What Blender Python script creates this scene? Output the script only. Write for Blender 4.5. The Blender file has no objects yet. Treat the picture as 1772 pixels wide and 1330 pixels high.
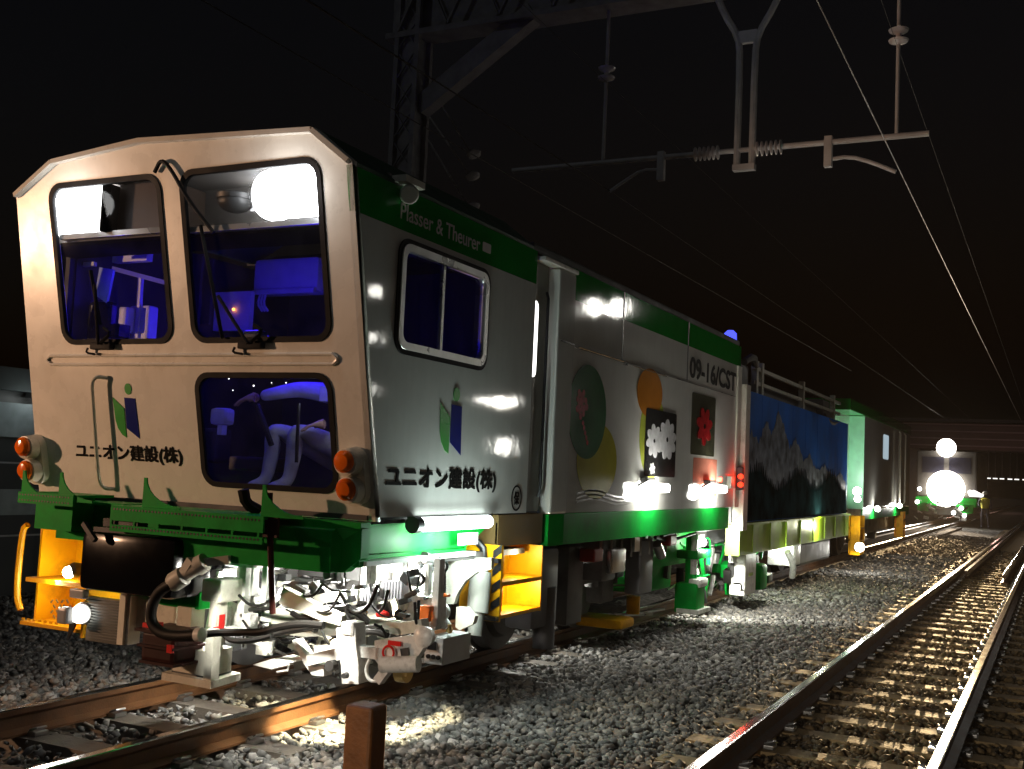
import bpy, bmesh, math, random
import numpy as np
from mathutils import Vector, Matrix, Euler
random.seed(7); rng = np.random.default_rng(7)
S = bpy.context.scene
COL = S.collection
R = math.radians

# ------------------------------------------------------------------ camera
CX, CZ = 4.9885, 1.5511
YAW, PITCH, ROLL, FPX = .4649, .0778, .0468, 1891.4
cd = bpy.data.cameras.new('camera'); cam = bpy.data.objects.new('camera', cd); COL.objects.link(cam)
cd.sensor_width = 36; cd.lens = FPX / 1772 * 36; cd.clip_end = 2000; cd.clip_start = .05
_f = Vector((-math.sin(YAW)*math.cos(PITCH), math.cos(YAW)*math.cos(PITCH), math.sin(PITCH)))
_r = Vector((math.cos(YAW), math.sin(YAW), 0)); _u = _r.cross(_f)
_r2 = _r*math.cos(ROLL) + _u*math.sin(ROLL); _u2 = -_r*math.sin(ROLL) + _u*math.cos(ROLL)
_m = Matrix((_r2, _u2, -_f)).transposed().to_4x4(); _m.translation = (CX, 0, CZ)
cam.matrix_world = _m
S.camera = cam

# ------------------------------------------------------------------ world, sun (night: both almost nothing), exposure
w = bpy.data.worlds.new('World'); S.world = w; w.use_nodes = True
nt = w.node_tree; bg = nt.nodes['Background']
sky = nt.nodes.new('ShaderNodeTexSky'); sky.sky_type = 'NISHITA'; sky.sun_disc = False
sky.sun_elevation = R(-3); sky.sun_rotation = R(205)
nt.links.new(sky.outputs[0], bg.inputs[0]); bg.inputs[1].default_value = .05
sl = bpy.data.lights.new('fill_sun', 'SUN'); sl.energy = .045; sl.angle = R(2); sl.color = (.8, .9, 1)
so = bpy.data.objects.new('fill_sun', sl); COL.objects.link(so); so.rotation_euler = (R(52), 0, R(-25))  # unseen weak sun added to lift the dark overhead steelwork
S.view_settings.view_transform = 'Standard'; S.view_settings.look = 'None'
S.view_settings.exposure = 0; S.view_settings.gamma = 1
S.cycles.use_denoising = True
S.cycles.max_bounces = 6; S.cycles.transparent_max_bounces = 12
S.cycles.sample_clamp_indirect = 4
S.cycles.caustics_reflective = False; S.cycles.caustics_refractive = False

def lamp(kind, loc, power, color=(1, 1, 1), target=None, angle=60, blend=.4, radius=.05, name='lamp_light', parent=None):
    l = bpy.data.lights.new(name, kind); l.energy = power; l.color = color
    if kind in ('POINT', 'SPOT'): l.shadow_soft_size = radius
    if kind == 'SPOT': l.spot_size = R(angle); l.spot_blend = blend
    o = bpy.data.objects.new(name, l); COL.objects.link(o); o.location = loc
    if target is not None:
        o.rotation_euler = (Vector(target)-Vector(loc)).to_track_quat('-Z', 'Y').to_euler()
    return o

WARM = (1, .57, .33)
LAMPS = []
def add_lights():
    # work floodlights outside the frame: one beside the line left of the cab, two right of the right-hand track (seen mirrored in the cab side), two added as fill
    lamp('SPOT', (-6.42, .46, 2.2), 1380, WARM, (.1, 5.3, 2.3), 50, .35, .08)
    lamp('SPOT', (7.3, 23.85, 5.4), 70, (1, .93, .82), (2.2, 13, -1), 55, .6, .1)
    lamp('SPOT', (7.3, 18.45, 2.8), 14, (1, .92, .8), (2.6, 11, 0), 95, .5, .12)
    lamp('SPOT', (3.2, -9, 2.3), 1700, (1, .90, .76), (3.2, 8.5, -.2), 17, .6, .1)  # added behind the camera to light the ballast more than the side
    lamp('SPOT', (8.2, 3.0, 4.2), 13, (.95, 1, .92), (2.4, 8.0, -.2), 62, .6, .12)  # added weak fill from the right
    # distant train's headlamps
    lamp('SPOT', (-.02, 58.3, 1.64), 210000, (1, .70, .36), (3.7, 9, -.1), 9, .7, .3)
    lamp('SPOT', (-.02, 58.3, 1.5), 5000, (1, .78, .55), (3.6, 25, -.6), 34, .7, .3)
    lamp('SPOT', (-.02, 58.3, 3.6), 1200, (1, .85, .7), (2, 8, .6), 50, .5, .3)

# ------------------------------------------------------------------ camera numbers as a survey tool: where does a sight line meet a real plane?
_M = np.array([_r2, _u2, _f])
def ray(u, v):
    return _M.T @ np.array([(u-886)/FPX, -(v-665)/FPX, 1.0])
def onX(u, v, X):
    d = ray(u, v); t = (X-CX)/d[0]; return Vector((X, d[1]*t, CZ+d[2]*t))
def onY(u, v, Y):
    d = ray(u, v); t = Y/d[1]; return Vector((CX+d[0]*t, Y, CZ+d[2]*t))
def onZ(u, v, Z):
    d = ray(u, v); t = (Z-CZ)/d[2]; return Vector((CX+d[0]*t, d[1]*t, Z))

# ------------------------------------------------------------------ materials
MATS = {}
def node_mat(name):
    m = bpy.data.materials.new(name); m.use_nodes = True
    return m, m.node_tree.nodes, m.node_tree.links, m.node_tree.nodes['Principled BSDF']
def paint(name, col, rough=.4, metal=0., var=.12, scale=6, bump=.0, bscale=60, dirt=None, dscale=2.5, damt=.35, spec=.5, coat=0, streak=0):
    if name in MATS: return MATS[name]
    m, N, L, b = node_mat(name)
    tc = N.new('ShaderNodeTexCoord')
    no = N.new('ShaderNodeTexNoise'); no.inputs['Scale'].default_value = scale; no.inputs['Detail'].default_value = 6
    L.new(tc.outputs['Object'], no.inputs['Vector'])
    rp = N.new('ShaderNodeValToRGB'); c = Vector(col)
    rp.color_ramp.elements[0].position = .3; rp.color_ramp.elements[1].position = .7
    rp.color_ramp.elements[0].color = (*[max(0, x*(1-var)) for x in c], 1)
    rp.color_ramp.elements[1].color = (*[min(1, x*(1+var)) for x in c], 1)
    L.new(no.outputs[0], rp.inputs[0]); out = rp.outputs[0]
    if dirt:
        n2 = N.new('ShaderNodeTexNoise'); n2.inputs['Scale'].default_value = dscale; n2.inputs['Detail'].default_value = 8; n2.inputs['Roughness'].default_value = .7
        L.new(tc.outputs['Object'], n2.inputs['Vector'])
        r2 = N.new('ShaderNodeValToRGB'); r2.color_ramp.elements[0].position = .5; r2.color_ramp.elements[1].position = .72
        r2.color_ramp.elements[1].color = (damt, damt, damt, 1); r2.color_ramp.elements[0].color = (0, 0, 0, 1)
        L.new(n2.outputs[0], r2.inputs[0])
        mx = N.new('ShaderNodeMixRGB'); mx.inputs[2].default_value = (*dirt, 1)
        L.new(r2.outputs[0], mx.inputs[0]); L.new(out, mx.inputs[1]); out = mx.outputs[0]
    if streak:                                     # rain and brake dust streaks that run down the panel
        mp = N.new('ShaderNodeMapping'); mp.inputs['Scale'].default_value = (9, 9, .5); L.new(tc.outputs['Object'], mp.inputs[0])
        n4 = N.new('ShaderNodeTexNoise'); n4.inputs['Scale'].default_value = 2.2; n4.inputs['Detail'].default_value = 6; L.new(mp.outputs[0], n4.inputs['Vector'])
        r4 = N.new('ShaderNodeValToRGB'); r4.color_ramp.elements[0].position = .42; r4.color_ramp.elements[1].position = .75; r4.color_ramp.elements[1].color = (streak,)*3+(1,); r4.color_ramp.elements[0].color = (0, 0, 0, 1)
        L.new(n4.outputs[0], r4.inputs[0]); m4 = N.new('ShaderNodeMixRGB'); m4.inputs[2].default_value = (.22, .18, .13, 1)
        L.new(r4.outputs[0], m4.inputs[0]); L.new(out, m4.inputs[1]); out = m4.outputs[0]
    L.new(out, b.inputs['Base Color'])
    rr = N.new('ShaderNodeMapRange'); rr.inputs['To Min'].default_value = max(.02, rough*.6); rr.inputs['To Max'].default_value = min(1, rough*1.4)
    L.new(no.outputs[0], rr.inputs[0]); L.new(rr.outputs[0], b.inputs['Roughness'])
    b.inputs['Metallic'].default_value = metal
    b.inputs['Specular IOR Level'].default_value = spec
    if coat: b.inputs['Coat Weight'].default_value = coat; b.inputs['Coat Roughness'].default_value = .08
    if bump:
        n3 = N.new('ShaderNodeTexNoise'); n3.inputs['Scale'].default_value = bscale; n3.inputs['Detail'].default_value = 5
        L.new(tc.outputs['Object'], n3.inputs['Vector'])
        bp = N.new('ShaderNodeBump'); bp.inputs['Strength'].default_value = bump; bp.inputs['Distance'].default_value = .02
        L.new(n3.outputs[0], bp.inputs['Height']); L.new(bp.outputs[0], b.inputs['Normal'])
    MATS[name] = m; return m
def glow(name, col, strength):
    if name in MATS: return MATS[name]
    m, N, L, b = node_mat(name)
    N.remove(b); e = N.new('ShaderNodeEmission'); e.inputs[0].default_value = (*col, 1); e.inputs[1].default_value = strength
    L.new(e.outputs[0], N['Material Output'].inputs[0]); MATS[name] = m; return m
def glass(name, tint=(.55, .58, .62), refl=.05, bloom_dust=.014):
    if name in MATS: return MATS[name]
    m, N, L, b = node_mat(name); N.remove(b)
    t = N.new('ShaderNodeBsdfTransparent'); t.inputs[0].default_value = (*tint, 1)
    g = N.new('ShaderNodeBsdfGlossy'); g.inputs['Roughness'].default_value = .02
    lw = N.new('ShaderNodeLayerWeight'); pw = N.new('ShaderNodeMath'); pw.operation = 'POWER'; pw.inputs[1].default_value = 5; L.new(lw.outputs['Facing'], pw.inputs[0])
    fr = N.new('ShaderNodeMath'); fr.operation = 'MULTIPLY_ADD'; fr.inputs[1].default_value = .6; fr.inputs[2].default_value = refl*.5; L.new(pw.outputs[0], fr.inputs[0])
    mx = N.new('ShaderNodeMixShader'); tl = N.new('ShaderNodeBsdfTranslucent'); df = N.new('ShaderNodeBsdfDiffuse'); ad = N.new('ShaderNodeMixShader'); L.new(tl.outputs[0], ad.inputs[1]); L.new(df.outputs[0], ad.inputs[2])
    dn = N.new('ShaderNodeTexNoise'); dn.inputs['Scale'].default_value = 7; dn.inputs['Detail'].default_value = 8
    tc = N.new('ShaderNodeTexCoord'); L.new(tc.outputs['Object'], dn.inputs['Vector'])
    dm = N.new('ShaderNodeMapRange'); dm.inputs[1].default_value = .3; dm.inputs[2].default_value = .75; dm.inputs[3].default_value = .004; dm.inputs[4].default_value = bloom_dust; L.new(dn.outputs[0], dm.inputs[0])  # thin dust film added so the glass blooms around the lamps
    dx = N.new('ShaderNodeMixShader'); L.new(dm.outputs[0], dx.inputs[0]); L.new(t.outputs[0], dx.inputs[1]); L.new(ad.outputs[0], dx.inputs[2])
    L.new(fr.outputs[0], mx.inputs[0]); L.new(dx.outputs[0], mx.inputs[1]); L.new(g.outputs[0], mx.inputs[2])
    L.new(mx.outputs[0], N['Material Output'].inputs[0]); MATS[name] = m; return m

white = paint('cab_white', (.78, .76, .70), .28, var=.03, dirt=(.5, .46, .4), damt=.2, bump=.04, bscale=4, streak=.06)
whites = paint('side_white', (.74, .74, .70), .05, var=.03, bump=.12, bscale=1.6, dirt=(.4, .38, .33), damt=.12, streak=.05)
cream = paint('cream_paint', (.72, .70, .60), .4, var=.08, dirt=(.2, .17, .12), damt=.6, dscale=6)
mwhite = paint('machine_white', (.78, .78, .74), .35, var=.06, dirt=(.12, .10, .08), damt=.65, dscale=9)
green = paint('green_paint', (.004, .30, .035), .45, var=.15, dirt=(.01, .07, .01), damt=.5, spec=.06)
greens = paint('green_side_paint', (.006, .30, .035), .05, var=.08, spec=.4, bump=.10, bscale=1.6)
lime = paint('lime_paint', (.30, .48, .02), .45, var=.12, dirt=(.1, .12, .02), damt=.5)
yellow = paint('yellow_paint', (.80, .38, .003), .4, var=.1, spec=.25, dirt=(.18, .08, .01), damt=.5, dscale=5)
black = paint('black_paint', (.012, .012, .014), .3)
rubber = paint('black_rubber', (.008, .008, .009), .6, spec=.12)
hosem = paint('hose_rubber', (.010, .009, .008), .55, spec=.2, bump=.1, bscale=120)
dark = paint('dark_grey_steel', (.05, .05, .05), .5, dirt=(.02, .015, .01), damt=.6)
grey = paint('grey_paint', (.28, .28, .28), .4, var=.1)
steel = paint('bare_steel', (.45, .44, .42), .3, metal=.9, var=.15)
chrome = paint('bright_steel', (.7, .7, .7), .15, metal=1)
alu = paint('aluminium_frame', (.62, .62, .6), .3, metal=.7)
brown = paint('brown_post_paint', (.24, .085, .02), .6, var=.25, scale=12, bump=.2)
maroon = paint('maroon_coil', (.035, .008, .006), .5, spec=.2)
red = paint('red_paint', (.75, .02, .015), .35)
orange = paint('orange_paint', (.85, .17, .015), .35)
amber = paint('amber_lens', (.85, .16, .01), .12)
navy = paint('navy_print', (.004, .012, .17), .4, spec=.06)
ink = paint('black_print', (.006, .006, .006), .5, spec=.04)
pale = paint('pale_print', (.62, .64, .6), .35)
greyb = paint('bogie_steel', (.12, .115, .11), .55, dirt=(.04, .03, .02), damt=.6, dscale=5)
glz = glass('window_glass', (.85, .87, .9), .03)
glzd = glass('side_window_glass', (.45, .48, .55))
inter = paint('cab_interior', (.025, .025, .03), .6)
interw = paint('cab_interior_white', (.7, .7, .7), .5)
linerm = paint('compartment_liner', (.22, .20, .18), .6)
LED = glow('led_white', (1, .98, .94), 26)
TUBE = glow('tube_white', (.86, 1, .95), 9)
WORK = glow('work_lamp_white', (1, .98, .88), 40)
REDL = glow('red_lamp', (1, .03, .01), 5)
BLUEL = glow('blue_beacon', (.08, .1, 1), 1.6)

# ------------------------------------------------------------------ mesh builder
class MB:
    def __init__(s): s.bm = bmesh.new()
    def box(s, c, size, rot=None, bev=0):
        r = bmesh.ops.create_cube(s.bm, size=1); vs = r['verts']
        M = Matrix.Translation(c) @ (rot.to_4x4() if rot is not None else Matrix()) @ Matrix.Diagonal((*size, 1))
        bmesh.ops.transform(s.bm, matrix=M, verts=vs)
        if bev:
            es = list({e for v in vs for e in v.link_edges})
            bmesh.ops.bevel(s.bm, geom=es, offset=bev, segments=2, affect='EDGES', profile=.6)
        return s
    def b(s, x0, x1, y0, y1, z0, z1, bev=0):
        return s.box(((x0+x1)/2, (y0+y1)/2, (z0+z1)/2), (abs(x1-x0), abs(y1-y0), abs(z1-z0)), bev=bev)
    def cyl(s, p0, p1, r, seg=16, r2=None, caps=True):
        p0, p1 = Vector(p0), Vector(p1); d = p1-p0
        if d.length < 1e-6: return s
        q = d.to_track_quat('Z', 'Y').to_matrix().to_4x4()
        M = Matrix.Translation((p0+p1)/2) @ q
        bmesh.ops.create_cone(s.bm, cap_ends=caps, segments=seg, radius1=r, radius2=r if r2 is None else r2, depth=d.length, matrix=M)
        return s
    def bar(s, p0, p1, wx, wy, up=(0, 0, 1)):
        p0, p1 = Vector(p0), Vector(p1); d = p1-p0
        z = d.normalized(); x = Vector(up).cross(z)
        if x.length < 1e-3: x = Vector((1, 0, 0)).cross(z)
        x.normalize(); y = z.cross(x)
        rot = Matrix((x, y, z)).transposed()
        return s.box((p0+p1)/2, (wx, wy, d.length), rot)
    def tube(s, pts, r, seg=10, smooth=0):
        pts = [Vector(p) for p in pts]
        if smooth:
            for _ in range(smooth):
                q = [pts[0]]
                for a, b in zip(pts, pts[1:]): q += [a*.75+b*.25, a*.25+b*.75]
                pts = q+[pts[-1]]
        rings = []; n = len(pts); prev = None
        for i, p in enumerate(pts):
            t = (pts[min(i+1, n-1)]-pts[max(i-1, 0)]).normalized()
            if prev is None:
                a = Vector((0, 0, 1)) if abs(t.z) < .9 else Vector((1, 0, 0)); x = a.cross(t).normalized()
            else:
                x = (prev - t*prev.dot(t)).normalized()
            prev = x; y = t.cross(x)
            rings.append([s.bm.verts.new(p+(x*math.cos(k*2*math.pi/seg)+y*math.sin(k*2*math.pi/seg))*r) for k in range(seg)])
        for a, b in zip(rings, rings[1:]):
            for k in range(seg): s.bm.faces.new((a[k], a[(k+1) % seg], b[(k+1) % seg], b[k]))
        s.bm.faces.new(rings[0][::-1]); s.bm.faces.new(rings[-1])
        return s
    def sph(s, c, r, sc=(1, 1, 1), u=14, v=8):
        M = Matrix.Translation(c) @ Matrix.Diagonal((*sc, 1))
        bmesh.ops.create_uvsphere(s.bm, u_segments=u, v_segments=v, radius=r, matrix=M); return s
    def prism(s, pts, vec):
        v0 = [s.bm.verts.new(Vector(p)) for p in pts]; v1 = [s.bm.verts.new(Vector(p)+Vector(vec)) for p in pts]
        n = len(pts); s.bm.faces.new(v0); s.bm.faces.new(v1[::-1])
        for i in range(n): s.bm.faces.new((v0[i], v1[i], v1[(i+1) % n], v0[(i+1) % n]))
        return s
    def quadbox(s, u0, v0, u1, v1, Y, depth, bev=0):
        """a box whose front face lies on the real plane y=Y between two sight lines"""
        um, vm = (u0+u1)/2, (v0+v1)/2
        x0, x1 = onY(u0, vm, Y).x, onY(u1, vm, Y).x; z0, z1 = onY(um, v1, Y).z, onY(um, v0, Y).z
        return s.b(x0, x1, Y, Y+depth, z0, z1, bev)
    def lathe(s, prof, base, axis, seg=20):
        """profile of (radius, distance along axis)"""
        a = Vector(axis).normalized(); x = (Vector((0, 0, 1)) if abs(a.z) < .9 else Vector((1, 0, 0))).cross(a).normalized(); y = a.cross(x); base = Vector(base)
        rings = [[s.bm.verts.new(base+a*h+(x*math.cos(2*math.pi*k/seg)+y*math.sin(2*math.pi*k/seg))*max(r, 1e-4)) for k in range(seg)] for r, h in prof]
        for p, q in zip(rings, rings[1:]):
            for k in range(seg): s.bm.faces.new((p[k], p[(k+1) % seg], q[(k+1) % seg], q[k]))
        s.bm.faces.new(rings[0][::-1]); s.bm.faces.new(rings[-1]); return s
    def obj(s, name, mat, parent=None, smooth=False, label=None, ang=35):
        me = bpy.data.meshes.new(name); bmesh.ops.recalc_face_normals(s.bm, faces=s.bm.faces[:]); s.bm.to_mesh(me); s.bm.free()
        return link(name, me, mat, parent, smooth, label, ang)
def link(name, me, mat, parent=None, smooth=False, label=None, ang=35):
    me.materials.append(mat); o = bpy.data.objects.new(name, me); COL.objects.link(o)
    if smooth:
        me.polygons.foreach_set('use_smooth', [True]*len(me.polygons))
        try: me.set_sharp_from_angle(angle=R(ang))
        except Exception: pass
    if parent is not None:
        o.parent = parent; p = parent; off = Vector(p.location)
        while p.parent is not None: p = p.parent; off = Vector((0, 0, 0)) if p.type == 'EMPTY' and parent.type == 'MESH' else off
        if parent.type == 'EMPTY': o.matrix_parent_inverse = Matrix.Translation(-Vector(parent.location))
    if label: o['label'] = label
    return o
def thing(name, loc, label, cat, group=None):
    o = bpy.data.objects.new(name, None); COL.objects.link(o); o.location = loc; o.empty_display_size = .3
    o['label'] = label; o['category'] = cat
    if group: o['group'] = group
    return o
def tag(o, label, cat, group=None, kind=None):
    if kind: o['kind'] = kind
    if label: o['label'] = label
    if cat: o['category'] = cat
    if group: o['group'] = group
    return o

def rr(x0, z0, x1, z1, r, n=6):
    pts = []
    for cx, cz, a0 in ((x1-r, z1-r, 0), (x0+r, z1-r, 90), (x0+r, z0+r, 180), (x1-r, z0+r, 270)):
        for k in range(n+1):
            a = R(a0+90*k/n); pts.append((cx+r*math.cos(a), cz+r*math.sin(a)))
    return pts
def ell(cx, cz, rx, rz, n=40):
    return [(cx+rx*math.cos(2*math.pi*k/n), cz+rz*math.sin(2*math.pi*k/n)) for k in range(n)]
def eval_mesh(o):
    dg = bpy.context.evaluated_depsgraph_get(); me = bpy.data.meshes.new_from_object(o.evaluated_get(dg))
    d = o.data; bpy.data.objects.remove(o); bpy.data.curves.remove(d); return me
def plate(outer, holes, t, fn):
    """flat plate with openings; fn maps (a, b, c) with c in 0..t to the world"""
    cu = bpy.data.curves.new('plate', 'CURVE'); cu.dimensions = '2D'; cu.fill_mode = 'BOTH'; cu.extrude = t/2
    for poly in [outer]+list(holes):
        sp = cu.splines.new('POLY'); sp.points.add(len(poly)-1); sp.use_cyclic_u = True
        for p, q in zip(sp.points, poly): p.co = (q[0], q[1], 0, 1)
    o = bpy.data.objects.new('plate', cu); COL.objects.link(o); me = eval_mesh(o)
    me.materials.clear()
    for v in me.vertices: v.co = Vector(fn(v.co.x, v.co.y, v.co.z+t/2))
    bm = bmesh.new(); bm.from_mesh(me); bmesh.ops.remove_doubles(bm, verts=bm.verts[:], dist=1e-5); bmesh.ops.recalc_face_normals(bm, faces=bm.faces[:]); bm.to_mesh(me); bm.free()
    return me
def text_mesh(body, x0, x1, z0, z1, t, fn, bold=0.):
    if bold:                                       # heavier strokes: the outline laid three times, a hair apart
        d = bold*(z1-z0); bm = bmesh.new()
        for k, (dx, dz) in enumerate(((0, 0), (d, 0), (d/2, d*.8))):
            m1 = text_mesh(body, x0+dx, x1-d+dx, z0+dz, z1-d+dz, t*(1+.12*k), fn); bm.from_mesh(m1)
        me = bpy.data.meshes.new('text'); bm.to_mesh(me); bm.free(); return me
    cu = bpy.data.curves.new('text', 'FONT'); cu.body = body; cu.extrude = .01
    o = bpy.data.objects.new('text', cu); COL.objects.link(o); me = eval_mesh(o); me.materials.clear()
    xs = [v.co.x for v in me.vertices]; ys = [v.co.y for v in me.vertices]
    a0, a1, b0, b1 = min(xs), max(xs), min(ys), max(ys)
    for v in me.vertices:
        v.co = Vector(fn(x0+(v.co.x-a0)/(a1-a0)*(x1-x0), z0+(v.co.y-b0)/(b1-b0)*(z1-z0), (v.co.z+.01)/.02*t))
    return me

K = .219
FR = lambda off=0.: (lambda x, z, c: (x, 5.42-K*(z-1.21)-off-c, z))       # the leaning cab front; +off comes towards the viewer
SD = lambda off=0., X=1.42: (lambda y, z, c: (X+off+c, y, z))               # the flat vehicle side
def FY(z): return 5.42-K*(z-1.21)

add_lights()
# ================================================================== GROUND, TRACKS
D2 = 3.805
def ground():
    m, N, L, b = node_mat('ballast_ground')
    tc = N.new('ShaderNodeTexCoord')
    v = N.new('ShaderNodeTexVoronoi'); v.inputs['Scale'].default_value = 17; L.new(tc.outputs['Object'], v.inputs['Vector'])
    n = N.new('ShaderNodeTexNoise'); n.inputs['Scale'].default_value = .6; n.inputs['Detail'].default_value = 6; L.new(tc.outputs['Object'], n.inputs['Vector'])
    rp = N.new('ShaderNodeValToRGB'); rp.color_ramp.elements[0].color = (.09, .085, .08, 1); rp.color_ramp.elements[1].color = (.24, .225, .2, 1)
    L.new(v.outputs['Color'], rp.inputs[0])
    mx = N.new('ShaderNodeMixRGB'); mx.blend_type = 'MULTIPLY'; mx.inputs[0].default_value = .5
    L.new(rp.outputs[0], mx.inputs[1]); L.new(n.outputs[0], mx.inputs[2]); L.new(mx.outputs[0], b.inputs['Base Color'])
    b.inputs['Roughness'].default_value = .9
    bp = N.new('ShaderNodeBump'); bp.inputs['Strength'].default_value = 1; bp.inputs['Distance'].default_value = .05
    L.new(v.outputs['Distance'], bp.inputs['Height']); L.new(bp.outputs[0], b.inputs['Normal'])
    mb = MB(); bm = mb.bm
    xs = list(np.concatenate([[-200, -60, -20, -10], np.arange(-6, 12.1, .3), [16, 30, 80, 200]]))
    ys = list(np.concatenate([[-40, -10], np.arange(0, 40, .5), np.arange(40, 100, 5), [130, 200, 400]]))
    G = [[bm.verts.new((x, y, -.255+.02*math.sin(x*3.1+y*1.7)*math.sin(y*2.3) if -6 < x < 12 else -.3)) for x in xs] for y in ys]
    for a, c in zip(G, G[1:]):
        for i in range(len(xs)-1): bm.faces.new((a[i], a[i+1], c[i+1], c[i]))
    o = mb.obj('ground', m, smooth=True, ang=180); o['kind'] = 'structure'
ground()

# stones
def ballast():
    ph = (1+5**.5)/2
    V = np.array([(-1, ph, 0), (1, ph, 0), (-1, -ph, 0), (1, -ph, 0), (0, -1, ph), (0, 1, ph), (0, -1, -ph), (0, 1, -ph), (ph, 0, -1), (ph, 0, 1), (-ph, 0, -1), (-ph, 0, 1)])/1.9
    Fc = np.array([(0, 11, 5), (0, 5, 1), (0, 1, 7), (0, 7, 10), (0, 10, 11), (1, 5, 9), (5, 11, 4), (11, 10, 2), (10, 7, 6), (7, 1, 8), (3, 9, 4), (3, 4, 2), (3, 2, 6), (3, 6, 8), (3, 8, 9), (4, 9, 5), (2, 4, 11), (6, 2, 10), (8, 6, 7), (9, 8, 1)])
    def field(x0, x1, y0, y1, dens, size):
        n = int((x1-x0)*(y1-y0)*dens); return rng.uniform(x0, x1, n), rng.uniform(y0, y1, n), np.full(n, size)
    parts = [field(-3.5, -.75, 4.5, 9, 650, 1), field(-.5, .5, 3.6, 12, 260, 1), field(.66, 3.15, 4.0, 10, 1000, 1), field(.66, 3.15, 10, 16, 700, 1.05),
             field(.66, 3.15, 16, 26, 330, 1.25), field(.66, 3.15, 26, 45, 120, 1.6), field(3.3, 4.3, 5, 12, 800, 1), field(3.3, 4.3, 12, 22, 420, 1.1), field(3.3, 4.3, 22, 36, 160, 1.4),
             field(4.42, 6.4, 6.5, 13, 700, 1), field(4.42, 7, 13, 24, 260, 1.2), field(-6, -3.5, 5, 12, 200, 1.1)]
    X = np.concatenate([p[0] for p in parts]); Y = np.concatenate([p[1] for p in parts]); Z0 = np.concatenate([p[2] for p in parts])
    # keep sleeper tops mostly clear
    ph2 = ((Y-.3) % .62)/.62
    on = (ph2 < .40)
    tr1 = np.abs(X) < .95; tr2 = np.abs(X-D2) < .95
    keep = ~((tr1 | tr2) & on & (rng.random(len(X)) > .16)); X, Y, Z0 = X[keep], Y[keep], Z0[keep]
    n = len(X); s = (.014+.024*rng.random(n)**1.8)*Z0
    mid = np.exp(-((X-1.9)/.9)**2)
    Z = -.215+.03*rng.random(n)+.035*mid
    sl = (np.abs(X) < .95) | (np.abs(X-D2) < .95); Z[sl] = -.205+.035*rng.random(sl.sum())
    sc = np.stack([s*rng.uniform(.8, 1.5, n), s*rng.uniform(.7, 1.3, n), s*rng.uniform(.5, 1.0, n)], 1)
    a = rng.uniform(0, 2*np.pi, n); b = rng.uniform(-.7, .7, n); c = rng.uniform(-.7, .7, n)
    jit = 1+rng.uniform(-.45, .35, (n, 12, 1)); P = V[None]*jit*sc[:, None, :]
    def rot(P, ang, i, j):
        ca, sa = np.cos(ang)[:, None], np.sin(ang)[:, None]; p, q = P[..., i].copy(), P[..., j].copy()
        P[..., i] = ca*p-sa*q; P[..., j] = sa*p+ca*q
    rot(P, b, 0, 2); rot(P, c, 1, 2); rot(P, a, 0, 1)
    P += np.stack([X, Y, Z], 1)[:, None, :]
    F = (Fc[None]+(np.arange(n)*12)[:, None, None]).reshape(-1, 3)
    me = bpy.data.meshes.new('ballast'); me.vertices.add(n*12); me.vertices.foreach_set('co', P.astype(np.float32).ravel())
    me.loops.add(len(F)*3); me.loops.foreach_set('vertex_index', F.astype(np.int32).ravel())
    me.polygons.add(len(F)); me.polygons.foreach_set('loop_start', np.arange(len(F), dtype=np.int32)*3)
    me.update(calc_edges=True)
    at = me.attributes.new('tone', 'FLOAT', 'POINT'); at.data.foreach_set('value', np.repeat(rng.random(n), 12).astype(np.float32))
    m, N, L, bs = node_mat('ballast_stone')
    g = N.new('ShaderNodeAttribute'); g.attribute_name = 'tone'
    rp = N.new('ShaderNodeValToRGB'); e = rp.color_ramp.elements
    e[0].color = (.10, .098, .095, 1); e[1].color = (.50, .49, .47, 1); e[1].position = 1
    k = e.new(.55); k.color = (.22, .215, .205, 1); k = e.new(.8); k.color = (.27, .24, .20, 1)
    L.new(g.outputs['Fac'], rp.inputs[0])
    tc = N.new('ShaderNodeTexCoord'); no = N.new('ShaderNodeTexNoise'); no.inputs['Scale'].default_value = 45; L.new(tc.outputs['Object'], no.inputs['Vector'])
    # warm lamplight over the right-hand track, put into the stone colour
    sx = N.new('ShaderNodeSeparateXYZ'); L.new(tc.outputs['Object'], sx.inputs[0])
    mr = N.new('ShaderNodeMapRange'); mr.inputs[1].default_value = 2.6; mr.inputs[2].default_value = 3.5; L.new(sx.outputs[0], mr.inputs[0])
    warm_light = N.new('ShaderNodeMixRGB'); warm_light.blend_type = 'MULTIPLY'; warm_light.inputs[2].default_value = (.88, .60, .29, 1)
    L.new(mr.outputs[0], warm_light.inputs[0]); L.new(rp.outputs[0], warm_light.inputs[1])
    mx = N.new('ShaderNodeMixRGB'); mx.blend_type = 'MULTIPLY'; mx.inputs[0].default_value = .5; L.new(warm_light.outputs[0], mx.inputs[1]); L.new(no.outputs[0], mx.inputs[2])
    L.new(mx.outputs[0], bs.inputs['Base Color']); bs.inputs['Roughness'].default_value = .75
    o = link('ballast', me, m); tag(o, 'grey crushed stone ballast lying around and between both tracks', None, kind='stuff')
ballast()

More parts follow.
